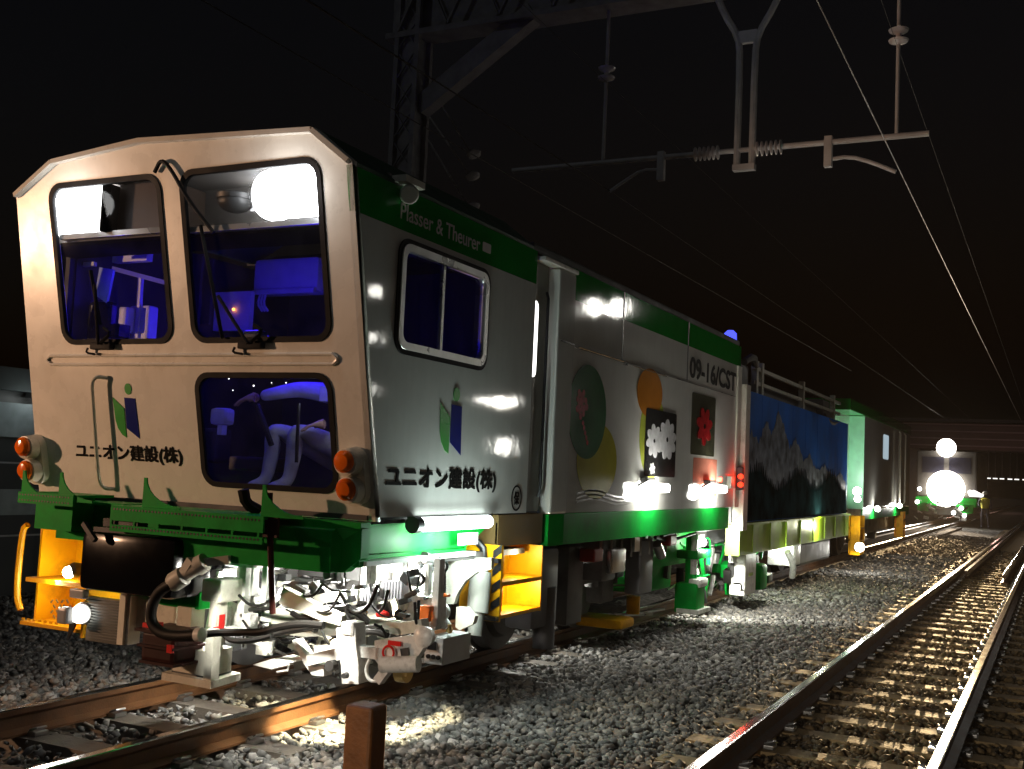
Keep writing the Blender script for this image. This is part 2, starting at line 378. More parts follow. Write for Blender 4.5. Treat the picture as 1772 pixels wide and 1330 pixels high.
# rails
railtop = paint('rail_top_steel', (.60, .59, .58), .16, metal=1, var=.1, bump=.05, bscale=30)
railrust = paint('rail_rust', (.11, .045, .014), .55, var=.3, scale=9, bump=.15, bscale=80)
HP = [(-.0325, 0), (-.0325, -.030), (-.02, -.042), (-.0075, -.052), (-.0075, -.118), (-.0635, -.140), (-.0635, -.153), (.0635, -.153), (.0635, -.140), (.0075, -.118), (.0075, -.052), (.02, -.042), (.0325, -.030), (.0325, 0), (.026, .006), (-.026, .006)]
def rail(name, x, y0, y1, label, cat='rail', zoff=0., x1=None):
    mb = MB(); bm = mb.bm; ys = np.linspace(y0, y1, 3)
    x1 = x if x1 is None else x1
    R_ = [[bm.verts.new((x+(x1-x)*(y-y0)/(y1-y0)+p[0], y, p[1]-.006+zoff)) for p in HP] for y in ys]
    n = len(HP); tops = []
    for a, b in zip(R_, R_[1:]):
        for k in range(n):
            f = bm.faces.new((a[k], a[(k+1) % n], b[(k+1) % n], b[k]))
            if k in (13, 14, 15): f.material_index = 1
    bm.faces.new(R_[0]); bm.faces.new(R_[-1])
    o = mb.obj(name, railrust); o.data.materials.append(railtop); return tag(o, label, cat)
rail('rail', -.567, 1.0, 160, 'rail under the left wheels of the green and white machine')
rail('rail', .567, 1.0, 160, 'orange lit rail under the machine beside the brown marker post')
rail('rail', D2-.567, 1.0, 160, 'left rail of the empty right-hand track, glinting towards the far headlamps')
rail('rail', D2+.567, 1.0, 160, 'rightmost rail of the empty brown track')
rail('guard_rail', D2-.567+.16, 23.4, 60, 'bright guard rail beside the left rail of the empty track', 'guard rail')
rail('guard_rail', D2+.567-.27, 22.8, 60, 'dull guard rail inside the rightmost rail of the empty track', 'guard rail')
# sleepers
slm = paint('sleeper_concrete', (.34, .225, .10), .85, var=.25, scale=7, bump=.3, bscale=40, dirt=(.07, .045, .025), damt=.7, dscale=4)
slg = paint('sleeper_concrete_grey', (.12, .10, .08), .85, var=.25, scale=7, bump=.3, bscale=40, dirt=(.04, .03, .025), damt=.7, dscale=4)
def mk_sleeper(mat, name):
    mb = MB(); mb.prism([(-1.0, -.125, -.32), (-1.0, .125, -.32), (-1.0, .10, -.165), (-1.0, -.10, -.165)], (2.0, 0, 0))
    s = mb.obj(name, mat)
    for sx in (-1, 1):
        for e in (-1, 1):
            c = MB()
            c.b(sx*.567+e*.10-.035, sx*.567+e*.10+.035, -.05, .05, -.165, -.135, .008)
            c.tube([(sx*.567+e*.075, -.04, -.13), (sx*.567+e*.12, -.03, -.115), (sx*.567+e*.13, .03, -.115), (sx*.567+e*.075, .04, -.13)], .008, 6)
            c.obj('rail_clip', steel, s)
    return s
def lay(s, cx, ys, label, group):
    for i, y in enumerate(ys):
        if i == 0: o = s
        else:
            o = s.copy(); COL.objects.link(o)
            if y < 30:
                for ch in s.children:
                    k = ch.copy(); COL.objects.link(k); k.parent = o
        o.location = (cx, y, 0); tag(o, label, 'sleeper', group)
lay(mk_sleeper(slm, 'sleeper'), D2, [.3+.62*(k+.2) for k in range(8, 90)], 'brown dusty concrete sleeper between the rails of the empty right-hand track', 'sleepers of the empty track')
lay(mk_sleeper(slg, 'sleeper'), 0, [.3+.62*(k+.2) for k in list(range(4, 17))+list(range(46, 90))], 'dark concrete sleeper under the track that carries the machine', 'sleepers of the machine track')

# ================================================================== THE TAMPING MACHINE
T = thing('tamping_machine', (0, 5.4, 0), 'long green and white track tamping machine with beige lit cab and painted side panels', 'rail machine')
SPLIT = {'hydraulic_hose', 'pipe_run', 'clamp', 'fitting', 'bolt', 'tamping_gear', 'fat_hose', 'air_hose', 'air_conditioner_hose', 'underfloor_box', 'red_valve', 'red_mark', 'steering_lever', 'valve_frame', 'rear_panel', 'brake_gear', 'roof_equipment', 'indicator_lamp', 'valve_stem', 'control_box', 'cab_post', 'control_cabinet', 'control_desk', 'cab_seat', 'machine_box', 'coil_mark', 'shoe_strut', 'control_lever', 'measuring_rod', 'notice_plate', 'lifting_frame', 'panel_seam', 'tamping_head', 'handrail', 'roof_railing_post', 'stay_wire', 'coupling_gear', 'orange_hook', 'tread_plate', 'socket', 'windscreen', 'bridge_rib', 'bridge_pier', 'wall_panel', 'roller_pin', 'brass_fitting', 'registration_arm', 'cross_pipe', 'side_bracket', 'locking_bar', 'wheel_fender', 'valve_cover', 'valve_block', 'lifting_cylinder', 'frame_girder_x', 'access_step_x', 'hazard_stripe', 'soffit', 'wall_seam', 'rail_clamp', 'tamping_cylinder', 'yellow_jack', 'end_post', 'recessed_side', 'underframe', 'lamp_compartment', 'work_lamp_case', 'housing_bracket', 'foot_step', 'lining_unit', 'body_roof'}
def P(mb, name, mat, parent=None, smooth=False, label=None):
    par = parent or T
    if name in SPLIT:
        bm = mb.bm; bm.verts.ensure_lookup_table(); seen = set(); first = None; groups = []
        for v in bm.verts:
            if v in seen: continue
            st = [v]; seen.add(v); g = []
            while st:
                q = st.pop(); g.append(q)
                for e in q.link_edges:
                    o2 = e.other_vert(q)
                    if o2 not in seen: seen.add(o2); st.append(o2)
            groups.append(g)
        if 1 < len(groups) <= 100:
            for g in groups:
                ix = {v: i for i, v in enumerate(g)}; b2 = MB(); nv = [b2.bm.verts.new(v.co) for v in g]
                for f in {f for v in g for f in v.link_faces}:
                    try: b2.bm.faces.new([nv[ix[v]] for v in f.verts])
                    except ValueError: pass
                o = b2.obj(name, mat, par, smooth, label); first = first or o
            return first
    return mb.obj(name, mat, par, smooth, label)
def PL(me, name, mat, parent=None, label=None): return link(name, me, mat, parent or T, False, label)

# --- cab front
win = {'L': (-1.0, 2.25, -.02, 3.285), 'R': (.14, 2.25, 1.2, 3.285), 'B': (.13, 1.36, 1.175, 2.065)}
fo = [(-1.385, 1.21), (1.42, 1.21), (1.42, 3.25), (1.18, 3.445), (-.15, 3.50), (-.93, 3.435), (-1.315, 3.25)]
holes = [rr(*win[k], .11) for k in win]
front = PL(plate(fo, holes, .05, FR(-.05)), 'cab_front', white)
# rim along roof edge
mb = MB()
path = [(-1.3, 2.9), (-1.30, 3.235), (-.925, 3.42), (-.15, 3.485), (1.17, 3.428), (1.405, 3.24), (1.405, 2.9)]
for (a, b), (c, d) in zip(path[1:-1], path[2:-1]):
    mb.bar((a, FY(b)-.012, b), (c, FY(d)-.012, d), .05, .03)
P(mb, 'roof_rim', white, front)
for k in win:
    x0, z0, x1, z1 = win[k]
    PL(plate(rr(x0-.004, z0-.004, x1+.004, z1+.004, .114), [rr(x0+.03, z0+.03, x1-.03, z1-.03, .085)], .03, FR(-.02)), 'window_seal', rubber, front)
    PL(plate(rr(x0+.025, z0+.025, x1-.025, z1-.025, .09), [], .006, FR(-.022)), 'windscreen', glz, front)
# shelf across both upper windows
for k, zz in (('L', 2.955), ('R', 2.94)):
    x0, z0, x1, z1 = win[k]
    mb = MB(); mb.box(((x0+x1)/2, FY(zz)+.05, zz), (x1-x0-.05, .05, .035)); P(mb, 'window_shelf', alu, front)
mb = MB(); mb.b(-1.3, 1.38, FY(2.94)+.08, FY(2.94)+.40, 2.93, 2.955); mb.b(-1.3, 1.38, FY(3.1)+.42, FY(3.1)+.44, 2.955, 3.30); mb.b(-1.05, 1.22, FY(3.3)+.06, FY(3.1)+.44, 3.295, 3.305); P(mb, 'lamp_compartment', linerm, front)
mb = MB(); mb.b(-1.3, 1.38, FY(2.94)+.08, FY(2.94)+.44, 2.905, 2.928); P(mb, 'lamp_compartment', paint('shelf_black', (.006, .006, .007), .9, spec=0), front)
mb = MB(); mb.b(-.552, -.543, FY(3.1)+.0, FY(3.1)+.40, 2.96, 3.285); P(mb, 'lamp_blocker', black, front)  # added plate that keeps lamp light off the brown box
mb = MB(); mb.b(-.52, -.1, FY(3.1)+.12, FY(3.1)+.5, 2.96, 3.3); mb.b(-.1, -.06, FY(3.1)+.07, FY(3.1)+.5, 2.96, 3.28); P(mb, 'lamp_compartment', paint('brown_box', (.12, .08, .06), .5), front)
# moulding, handle, marker lamps
mb = MB()
for z in (2.175, 2.118): mb.tube([(-1.13, FY(z)-.008, z), (1.2, FY(z)-.008, z)], .011, 8)
mb.tube([(-1.13, FY(2.175)-.008, 2.175), (-1.17, FY(2.147)-.008, 2.147), (-1.13, FY(2.118)-.008, 2.118)], .011, 8, 1); mb.tube([(1.2, FY(2.175)-.008, 2.175), (1.24, FY(2.147)-.008, 2.147), (1.2, FY(2.118)-.008, 2.118)], .011, 8, 1)
P(mb, 'moulding', white, front, True)
mb = MB(); mb.tube([(-.63, FY(2.03), 2.03), (-.66, FY(2.03)-.06, 2.035), (-.70, FY(2.0)-.07, 2.0), (-.705, FY(1.9)-.07, 1.9), (-.715, FY(1.45)-.07, 1.42), (-.715, FY(1.33)-.07, 1.33), (-.69, FY(1.3)-.05, 1.30), (-.66, FY(1.3), 1.30)], .013, 10, 2)
P(mb, 'grab_handle', cream, front, True)
for sx in (-1.345, 1.315):
    mb = MB()
    pts = rr(sx-.085, 1.305, sx+.085, 1.645, .083, 8)
    mb.prism([(a, FY(b)-.001, b) for a, b in pts], (0, -.05, -.011))
    for z in (1.395, 1.555): mb.lathe([(.082, 0), (.078, .07), (.070, .072)], (sx, FY(z)-.05, z), (0, -1, -.1), 24)
    hs = P(mb, 'lamp_housing', cream, front, True)
    for z in (1.395, 1.555):
        c = MB(); c.lathe([(.066, 0), (.064, .03), (.045, .05), (.0, .058)], (sx, FY(z)-.11, z), (0, -1, -.1), 24)
        P(c, 'marker_lamp', amber, front, True)
# emblem and lettering
def emblem(fn, x, z, s, parent, f=1.):
    PL(plate([(x-.10*s*f, z+.13*s), (x-.005*s, z+.06*s), (x-.005*s, z-.13*s), (x-.04*s*f, z-.115*s), (x-.075*s*f, z-.07*s), (x-.09*s*f, z-.02*s)], [], .003, fn), 'emblem', paint('emblem_green', (.02, .32, .03), .3), parent, 'green leaf half of the emblem')
    PL(plate([(x+.005*s, z+.13*s), (x+.10*s*f, z+.125*s), (x+.11*s*f, z-.135*s), (x+.005*s, z-.07*s)], [], .003, fn), 'emblem', navy, parent, 'dark blue half of the emblem')
    PL(plate(ell(x+.045*s*f, z+.185*s, .03*s*f, .036*s), [], .003, fn), 'emblem', paint('emblem_green', (.02, .32, .03), .3), parent, 'green dot of the emblem')
emblem(FR(.001), -.495, 1.775, 1.0, front)
PL(text_mesh('ユニオン建設(株)', -.985, -.03, 1.475, 1.60, .003, FR(.001), .07), 'lettering', ink, front)
# wipers
for (xa, za, xb, zb, xc, zc) in ((-.62, 2.24, -.60, 2.62, -.66, 2.72), (.62, 2.235, .42, 2.52, .30, 2.95)):
    mb = MB(); y = lambda z: FY(z)-.04
    mb.b(xa-.09, xa+.09, FY(za)-.05, FY(za), za-.03, za+.02, .01)
    mb.tube([(xa, y(za)-.02, za), (xb, y(zb)-.02, zb)], .011, 8)
    mb.bar((xb-.02, y(zb-.25)+.012, zb-.25), (xc, y(zc)+.012, zc), .014, .02)
    mb.tube([(xa-.12, y(za-.03), za-.02), (xa-.14, y(za-.05), za-.05), (xa-.06, y(za-.06), za-.06)], .008, 6, 1)
    mb.tube([(xa+.03, y(za)-.03, za+.01), (xa+.12, y(za)-.03, za+.07), (xa+.05, y(za)-.03, za+.11)], .012, 6, 1)
    P(mb, 'wiper', rubber, front, True)
mb = MB(); mb.tube([(-.04, FY(3.29)-.02, 3.29), (.03, FY(3.36)-.03, 3.36), (.10, FY(3.3)-.03, 3.3), (.22, FY(3.1)-.03, 3.1), (.40, FY(2.9)-.03, 2.9)], .013, 8, 2); P(mb, 'wiper', rubber, front, True)
# headlamps behind the upper windows, glowing faces widened to take in their glare
mb = MB(); mb.box((-.775, FY(3.115)+.05, 3.115), (.45, .03, .30), Euler((R(12.35), 0, 0)).to_matrix(), .012); P(mb, 'headlamp', LED, None, label='rectangular white headlamp behind the left upper window')
mb = MB(); mb.b(-.975, -.575, FY(3.1)+.125, FY(3.1)+.3, 2.975, 3.26); P(mb, 'headlamp_case', paint('case_brown', (.16, .11, .08), .5))
mb = MB(); mb.lathe([(.148, 0), (.15, -.02), (.0, -.05)], (.80, FY(3.1)+.04, 3.11), (0, -1, -.2), 28)
mb.box((1.0, FY(3.115)+.045, 3.115), (.36, .03, .30), Euler((R(12.35), 0, 0)).to_matrix(), .012); P(mb, 'headlamp', LED, None, label='blinding white headlamp behind the right upper window')
mb = MB(); mb.lathe([(.16, 0), (.175, .1), (.13, .2)], (.80, FY(3.1)+.09, 3.11), (0, 1, 0), 28); P(mb, 'headlamp_case', chrome, None, True)
lamp('POINT', (-.75, FY(3.1)-.15, 3.12), 4, (1, .97, .93), radius=.1); lamp('POINT', (1.0, FY(3.1)-.15, 3.1), 5, (1, .97, .93), radius=.1)
mb = MB(); mb.sph((.46, FY(3.1)+.12, 3.11), .11, (1, 1, .62)); mb.lathe([(.115, 0), (.12, .03), (.1, .04)], (.46, FY(3.1)+.12, 3.12), (0, 0, 1)); P(mb, 'dome_speaker', dark, None, True)
mb = MB(); mb.b(.36, .56, FY(3.2)+.40, FY(3.2)+.41, 3.12, 3.27); P(mb, 'light_panel', glow('soft_panel', (1, .97, .93), 1.3))
lamp('POINT', (.45, FY(3.1)+.30, 3.2), 1.2, radius=.05)

# --- cab shell: sides, floor, inner walls
def cut(y): return y
def fy(z): return FY(z)
so_ = [(fy(1.235), 1.235), (7.45, 1.235), (7.45, 2.97), (fy(2.97), 2.97)]
side = PL(plate(so_, [rr(5.53, 2.25, 6.66, 2.90, .09)], .04, SD(-.04)), 'cab_side', whites)
PL(plate([(fy(2.972), 2.972), (7.45, 2.972), (7.45, 3.225), (fy(3.225), 3.225)], [], .04, SD(-.04)), 'cantrail', greens, None, 'dark green band along the top of the cab side')
PL(plate(rr(5.50, 2.22, 6.69, 2.93, .11), [rr(5.53, 2.25, 6.66, 2.90, .09)], .012, SD(.0)), 'window_seal', rubber, side)
PL(plate(rr(5.53, 2.25, 6.66, 2.90, .09), [rr(5.575, 2.295, 6.615, 2.855, .06)], .05, SD(-.03)), 'window_frame', alu, side)
PL(plate(rr(5.57, 2.29, 6.62, 2.86, .06), [], .006, SD(-.03)), 'side_window', glzd, side)
mb = MB(); mb.b(1.385, 1.41, 6.07, 6.10, 2.29, 2.86); P(mb, 'window_mullion', alu, side)
emblem(SD(.001), 6.235, 1.80, 1.25, side, 1.15)
PL(text_mesh('ユニオン建設(株)', 5.50, 6.93, 1.385, 1.55, .003, SD(.001), .07), 'lettering', ink, side)
PL(text_mesh('Plasser & Theurer', 5.50, 6.52, 3.035, 3.135, .003, SD(.001), .012), 'lettering', pale, side)
PL(plate(rr(6.56, 3.05, 6.68, 3.115, .01), [], .003, SD(.001)), 'lettering', pale, side)
PL(plate(ell(7.27, 1.345, .085, .095), [ell(7.27, 1.345, .072, .082)], .003, SD(.001)), 'lettering', ink, side)
PL(text_mesh('保', 7.225, 7.315, 1.295, 1.395, .003, SD(.001), .05), 'lettering', ink, side)
mb = MB()
for y, z in ((7.32, 1.55), (7.36, 1.6)): mb.box((1.424, y, z), (.01, .015, .2))
# body shell under roof
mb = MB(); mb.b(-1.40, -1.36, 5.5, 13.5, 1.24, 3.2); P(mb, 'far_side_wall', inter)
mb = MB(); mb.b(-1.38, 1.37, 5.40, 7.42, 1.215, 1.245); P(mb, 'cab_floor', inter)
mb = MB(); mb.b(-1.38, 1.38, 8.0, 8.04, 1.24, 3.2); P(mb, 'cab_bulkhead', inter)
rf = [(1.42, 3.228), (1.42, 3.25), (1.18, 3.445), (-.15, 3.49), (-.93, 3.43), (-1.32, 3.24), (-1.32, 3.228), (-1.26, 3.228), (-.90, 3.39), (-.15, 3.45), (1.15, 3.40), (1.37, 3.228)]
mb = MB(); v0 = [(x, fy(z)+.06, z) for x, z in rf]; mb.prism(v0, (0, 2.35, 0)); P(mb, 'cab_roof', paint('roof_green', (.02, .08, .04), .5))
mb = MB(); mb.b(-1.40, 1.40, 7.42, 13.5, 3.222, 3.30, .02); mb.b(-1.1, 1.1, 8.5, 12.8, 3.30, 3.42, .03); P(mb, 'body_roof', paint('roof_dark', (.03, .035, .03), .6))
# lamp on the cab roof edge
mb = MB(); mb.b(1.40, 1.50, 5.42, 5.64, 3.24, 3.28); mb.lathe([(.055, 0), (.06, .06), (.05, .09)], (1.46, 5.52, 3.19), (.5, -.7, -.3), 16); P(mb, 'roof_camera', cream, None, True)
# --- interior dressing
mb = MB(); mb.box((-.78, 7.3, 3.08), (.68, .22, .30), bev=.05); mb.b(-1.10, -.46, 7.17, 7.19, 2.92, 2.96); P(mb, 'air_conditioner', interw, None, True)
mb = MB()
for k in range(3): mb.tube([(-1.03+k*.03, 7.2, 2.94), (-1.04+k*.03, 7.18, 2.84), (-1.0+k*.03, 7.2, 2.78)], .01, 6, 1)
P(mb, 'air_conditioner_hose', interw, None, True)
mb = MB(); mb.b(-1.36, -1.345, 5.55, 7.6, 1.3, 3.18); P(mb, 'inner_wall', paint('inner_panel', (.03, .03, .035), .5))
mb = MB(); mb.quadbox(345, 505, 432, 572, 7.0, .05); mb.quadbox(195, 428, 254, 452, 5.75, .06); mb.quadbox(144, 453, 162, 460, 5.6, .03); P(mb, 'control_cabinet', interw)
mb = MB(); mb.quadbox(330, 440, 345, 575, 6.6, .03); mb.quadbox(345, 450, 365, 560, 6.7, .03); P(mb, 'cab_post', dark)
mb = MB(); mb.bar(onY(194, 464, 5.7), onY(298, 492, 5.95), .02, .03); mb.bar(onY(244, 480, 5.85), onY(238, 585, 5.85), .03, .03); P(mb, 'cab_post', interw)
mb = MB(); mb.quadbox(203, 530, 217, 575, 5.75, .1, .02); mb.quadbox(222, 528, 256, 590, 5.85, .1, .02); P(mb, 'cab_seat', interw)
mb = MB(); mb.prism([onY(a, b, 5.45) for a, b in ((172, 462), (196, 466), (184, 524), (164, 510))], (0, .02, 0)); P(mb, 'instruction_sheet', paint('pale_green_sheet', (.35, .5, .42), .6))
mb = MB(); mb.quadbox(150, 520, 186, 600, 5.45, .1, .03); mb.quadbox(190, 560, 206, 582, 5.45, .1); mb.quadbox(415, 570, 450, 600, 5.6, .1, .03); P(mb, 'control_desk', black)
mb = MB(); mb.sph(onY(404, 535, 6.98), .012); P(mb, 'indicator_lamp', glow('amber_dot', (1, .3, .05), 8))
# lower compartment dressing
mb = MB(); mb.quadbox(362, 705, 388, 735, 6.0, .12, .03); mb.quadbox(376, 735, 384, 752, 5.9, .05); mb.quadbox(553, 668, 572, 694, 6.2, .05); P(mb, 'control_box', interw, None)
mb = MB(); mb.quadbox(395, 790, 470, 815, 6.3, .3, .02); mb.quadbox(345, 740, 372, 800, 6.4, .2, .03); P(mb, 'control_box', inter)
mb = MB(); mb.tube([onY(517, 698, 5.75), onY(513, 800, 5.75)], .012, 8); mb.tube([onY(445, 700, 5.9), onY(470, 770, 5.9)], .02, 8); P(mb, 'control_lever', black, None, True)
mb = MB()
for u, v in ((396, 655), (403, 675), (439, 667), (470, 662), (488, 668), (495, 662), (401, 652)): mb.sph(onY(u, v, 6.3), random.uniform(.003, .007), u=8, v=6)
P(mb, 'indicator_lamp', glow('white_dot', (1, .97, .9), 5))
BLUE = (.035, .012, 1)
lamp('POINT', (-.35, 6.25, 2.62), 15, BLUE, radius=.12)
lamp('POINT', (-.75, 5.35, 2.75), 2.2, BLUE, radius=.05)
lamp('POINT', (.30, 6.1, 2.32), 9, BLUE, radius=.1)
lamp('POINT', (.75, 5.75, 1.98), 1.3, (.78, .8, 1), radius=.05)  # pale lamp added to brighten the operator

# --- operator (a person of his own)
def skin(name, chains, mat, label=None, cat=None, parent=None, sub=2):
    me = bpy.data.meshes.new(name); vs, es, rs = [], [], []; idx = {}
    for ch in chains:
        prev = None
        for nm, co, r in ch:
            if nm not in idx: idx[nm] = len(vs); vs.append(co); rs.append(r)
            if prev is not None: es.append((prev, idx[nm]))
            prev = idx[nm]
    me.from_pydata(vs, es, []); o = bpy.data.objects.new(name, me); COL.objects.link(o)
    o.modifiers.new('Skin', 'SKIN'); sm = o.modifiers.new('Sub', 'SUBSURF'); sm.levels = sub; sm.render_levels = sub
    for v, r in zip(me.skin_vertices[0].data, rs): v.radius = (r, r) if not isinstance(r, tuple) else r
    me.skin_vertices[0].data[0].use_root = True
    dg = bpy.context.evaluated_depsgraph_get(); m2 = bpy.data.meshes.new_from_object(o.evaluated_get(dg)); m2.name = name
    bpy.data.objects.remove(o)
    return link(name, m2, mat, parent, True, label, 180) if not cat else tag(link(name, m2, mat, parent, True, None, 180), label, cat)
skinm = paint('skin', (.55, .34, .25), .5)
workw = paint('pale_workwear', (.55, .55, .57), .85, bump=1, bscale=9, var=.3, scale=5)
def operator():
    p = thing('person', (.55, 6.5, 1.25), 'seated operator in pale workwear behind the lower cab window, one arm stretched out', 'person')
    y = 6.25
    c = [[('pel', (.62, 6.5, 1.52), .16), ('sp1', (.62, 6.5, 1.72), .15), ('sp2', (.60, 6.47, 1.95), .17), ('ch', (.58, 6.45, 2.05), .14), ('nk', (.57, 6.42, 2.16), .06), ('hd', (.55, 6.40, 2.27), .095), ('ht', (.55, 6.41, 2.36), .07)],
         [('ch', 0, 0), ('shl', (.40, 6.40, 2.03), .085), ('ell', (.18, 6.22, 2.05), .06), ('wrl', (-.02, 6.05, 1.98), .042)],
         [('ch', 0, 0), ('shr', (.74, 6.42, 2.03), .08), ('elr', (.80, 6.2, 1.86), .06), ('wrr', (.62, 6.0, 1.80), .04)],
         [('pel', 0, 0), ('hpl', (.50, 6.42, 1.52), .10), ('mdl', (.33, 6.2, 1.66), .088), ('knl', (.17, 5.98, 1.76), .066), ('cal', (.165, 6.0, 1.6), .058), ('anl', (.15, 5.97, 1.40), .045), ('ftl', (.11, 5.82, 1.33), .05)],
         [('pel', 0, 0), ('hpr', (.70, 6.42, 1.52), .10), ('mdr', (.52, 6.2, 1.66), .088), ('knr', (.36, 5.98, 1.76), .066), ('car', (.35, 6.0, 1.6), .058), ('anr', (.34, 5.97, 1.40), .045), ('ftr', (.28, 5.82, 1.33), .05)]]
    skin('body', c, workw, None, None, p)
    for wr, d in (((-.02, 6.05, 1.98), Vector((-.9, -.4, -.2))), ((.62, 6.0, 1.80), Vector((-.7, -.6, -.1)))):
        d.normalize(); w0 = Vector(wr); sd = d.cross(Vector((0, 0, 1))).normalized()
        ch = [[('w', tuple(w0), .035), ('p', tuple(w0+d*.08), .04)]]
        for k, ln in enumerate((.065, .078, .082, .07)):
            b0 = w0+d*.10+sd*(k-1.5)*.02
            ch.append([('p', 0, 0), ('b%d' % k, tuple(b0), .011), ('m%d' % k, tuple(b0+d*ln*.55+Vector((0, 0, -.012))), .01), ('t%d' % k, tuple(b0+d*ln+Vector((0, 0, -.04))), .008)])
        ch.append([('w', 0, 0), ('tb', tuple(w0+d*.05+sd*.045), .012), ('tt', tuple(w0+d*.09+sd*.055+Vector((0, 0, -.02))), .009)])
        skin('hand', ch, skinm, None, None, p)
    mb = MB(); mb.sph((.55, 6.42, 2.34), .125, (1, 1.1, .75)); mb.b(.44, .66, 6.24, 6.34, 2.30, 2.315); mb.obj('helmet', mwhite, p, True)
operator()
mb = MB(); mb.b(.42, .84, 6.35, 6.8, 1.36, 1.42, .03); mb.b(.42, .84, 6.72, 6.82, 1.42, 2.0, .04); mb.cyl((.63, 6.55, 1.24), (.63, 6.55, 1.36), .06); P(mb, 'cab_seat', dark)

# --- door recess and pillar
mb = MB(); mb.b(1.34, 1.37, 7.45, 7.78, 1.24, 3.22); mb.b(1.335, 1.34, 7.45, 7.78, 1.24, 3.2); door = P(mb, 'door', paint('door_brown_grey', (.22, .20, .16), .4))
PL(plate(rr(7.465, 2.27, 7.60, 2.86, .05), [], .006, SD(-.049)), 'door_window', glow('door_window_light', (1, 1, .96), 3.2), door)
mb = MB(); mb.tube([(1.395, 7.70, 1.35), (1.41, 7.70, 1.4), (1.41, 7.70, 2.9), (1.395, 7.70, 2.95)], .012, 8); P(mb, 'grab_handle', black, door, True)
mb = MB(); mb.b(1.34, 1.46, 7.80, 8.13, 1.22, 3.16, .02); pil = P(mb, 'door_pillar', whites)
mb = MB(); mb.b(1.34, 1.47, 7.50, 8.15, 3.165, 3.20, .008); P(mb, 'rain_gutter', cream)
mb = MB(); mb.b(1.38, 1.44, 7.82, 8.12, .97, 1.215); P(mb, 'door_sill', greens)
mb = MB(); mb.b(1.45, 1.475, 7.86, 8.12, 2.585, 2.592); P(mb, 'pillar_seam', black, pil)
# --- main body side
body = PL(plate([(8.14, 1.222), (13.32, 1.222), (13.32, 2.97), (8.14, 2.97)], [], .05, SD(-.05)), 'body_side', whites)
PL(plate([(8.14, 2.972), (13.5, 2.972), (13.5, 3.225), (8.14, 3.225)], [], .05, SD(-.05)), 'cantrail', greens, None, 'green band along the top of the body side')
PL(plate([(8.06, .97), (13.1, .97), (13.1, 1.218), (8.06, 1.218)], [], .06, SD(-.05)), 'sill_band', green, None, 'green band along the bottom of the body side')
mb = MB()
for y in (9.33, 11.30): mb.b(1.419, 1.423, y-.015, y+.015, 2.60, 3.225)
mb.b(1.419, 1.423, 8.15, 13.3, 2.578, 2.584); P(mb, 'panel_seam', black, body)
mb = MB(); mb.tube([(1.43, 8.3, 2.59), (1.43, 9.36, 2.585)], .006, 6); mb.box((1.43, 9.40, 2.57), (.02, .06, .03)); mb.tube([(1.425, 9.6, 2.575), (1.425, 10.6, 2.57)], .004, 6); P(mb, 'locking_bar', chrome, body)
def disc(cy, cz, ry, rz, mat, name='mural', off=.001, label=None, parent=None): return PL(plate(ell(cy, cz, ry, rz), [], .002, SD(off)), name, mat, parent or body, label)
mgreen = paint('mural_green', (.004, .13, .02), .18, spec=.15, var=.2, scale=3); myel = paint('mural_yellow', (.45, .42, .03), .18, spec=.15, var=.15, scale=3); mora = paint('mural_orange', (.55, .20, .02), .18, spec=.15, var=.15, scale=3)
mpink = paint('mural_pink', (.55, .10, .10), .2, spec=.15, var=.3, scale=20); mblk = paint('mural_black', (.02, .02, .02), .18, spec=.15); mred = paint('mural_red', (.45, .015, .02), .2, spec=.15, var=.35, scale=14)
mpw = paint('mural_white', (.72, .72, .74), .2, spec=.15, var=.15, scale=14); mlime = paint('mural_lime', (.42, .48, .06), .2, spec=.15, var=.15, scale=3); msal = paint('mural_salmon', (.62, .22, .15), .25, spec=.15, var=.15)
disc(8.83, 1.66, .46, .33, myel, label='yellow oval of the mural'); disc(8.56, 2.07, .42, .40, mgreen, off=.0035, label='green oval of the mural')
for k in range(16):
    a = k*2.4; r = .028*math.sqrt(k); disc(8.42+r*math.cos(a)*1.1, 2.13+r*math.sin(a), .03, .03, mpink, off=.006, label='pink blossom of the mural')
for k in range(5): disc(8.46+.028*k, 1.97-.04*k, .022, .022, mpink, off=.006)
disc(10.25, 1.95, .38, .42, mlime, label='lime oval of the mural'); disc(10.12, 2.36, .37, .24, mora, off=.0035, label='orange oval of the mural')
fl = PL(plate(rr(10.02, 1.55, 10.97, 2.21, .03), [], .002, SD(.006)), 'mural', mblk, body, 'dark picture of white flowers')
def flower(cy, cz, r, mat, n, sy=1.4):
    for k in range(n):
        a = 2*math.pi*k/n+.2; ca, sa = math.cos(a), math.sin(a); pts = []
        for q in range(14):
            t = 2*math.pi*q/14; l = r*(.56+.44*math.cos(t)); wd = r*.27*math.sin(t)
            pts.append((cy+(l*ca-wd*sa)*sy, cz+l*sa+wd*ca))
        PL(plate(pts, [], .002+.0004*k, SD(.0085)), 'mural_petal', mat, body)
flower(10.28, 1.90, .17, mpw, 8); flower(10.68, 1.93, .21, mpw, 9); flower(10.25, 1.63, .06, mpw, 6)
PL(plate(rr(11.5, 1.81, 12.42, 2.49, .03), [], .002, SD(.001)), 'mural', paint('mural_olive', (.06, .06, .035), .2), body, 'dark picture of a red flower')
flower(11.98, 2.14, .22, mred, 7)
PL(plate(rr(11.62, 1.35, 12.55, 1.78, .02), [], .002, SD(.001)), 'mural', msal, body, 'salmon square of the mural')
PL(text_mesh('09-16/CST', 11.38, 13.28, 2.64, 2.875, .003, SD(.001), .09), 'lettering', ink, body)
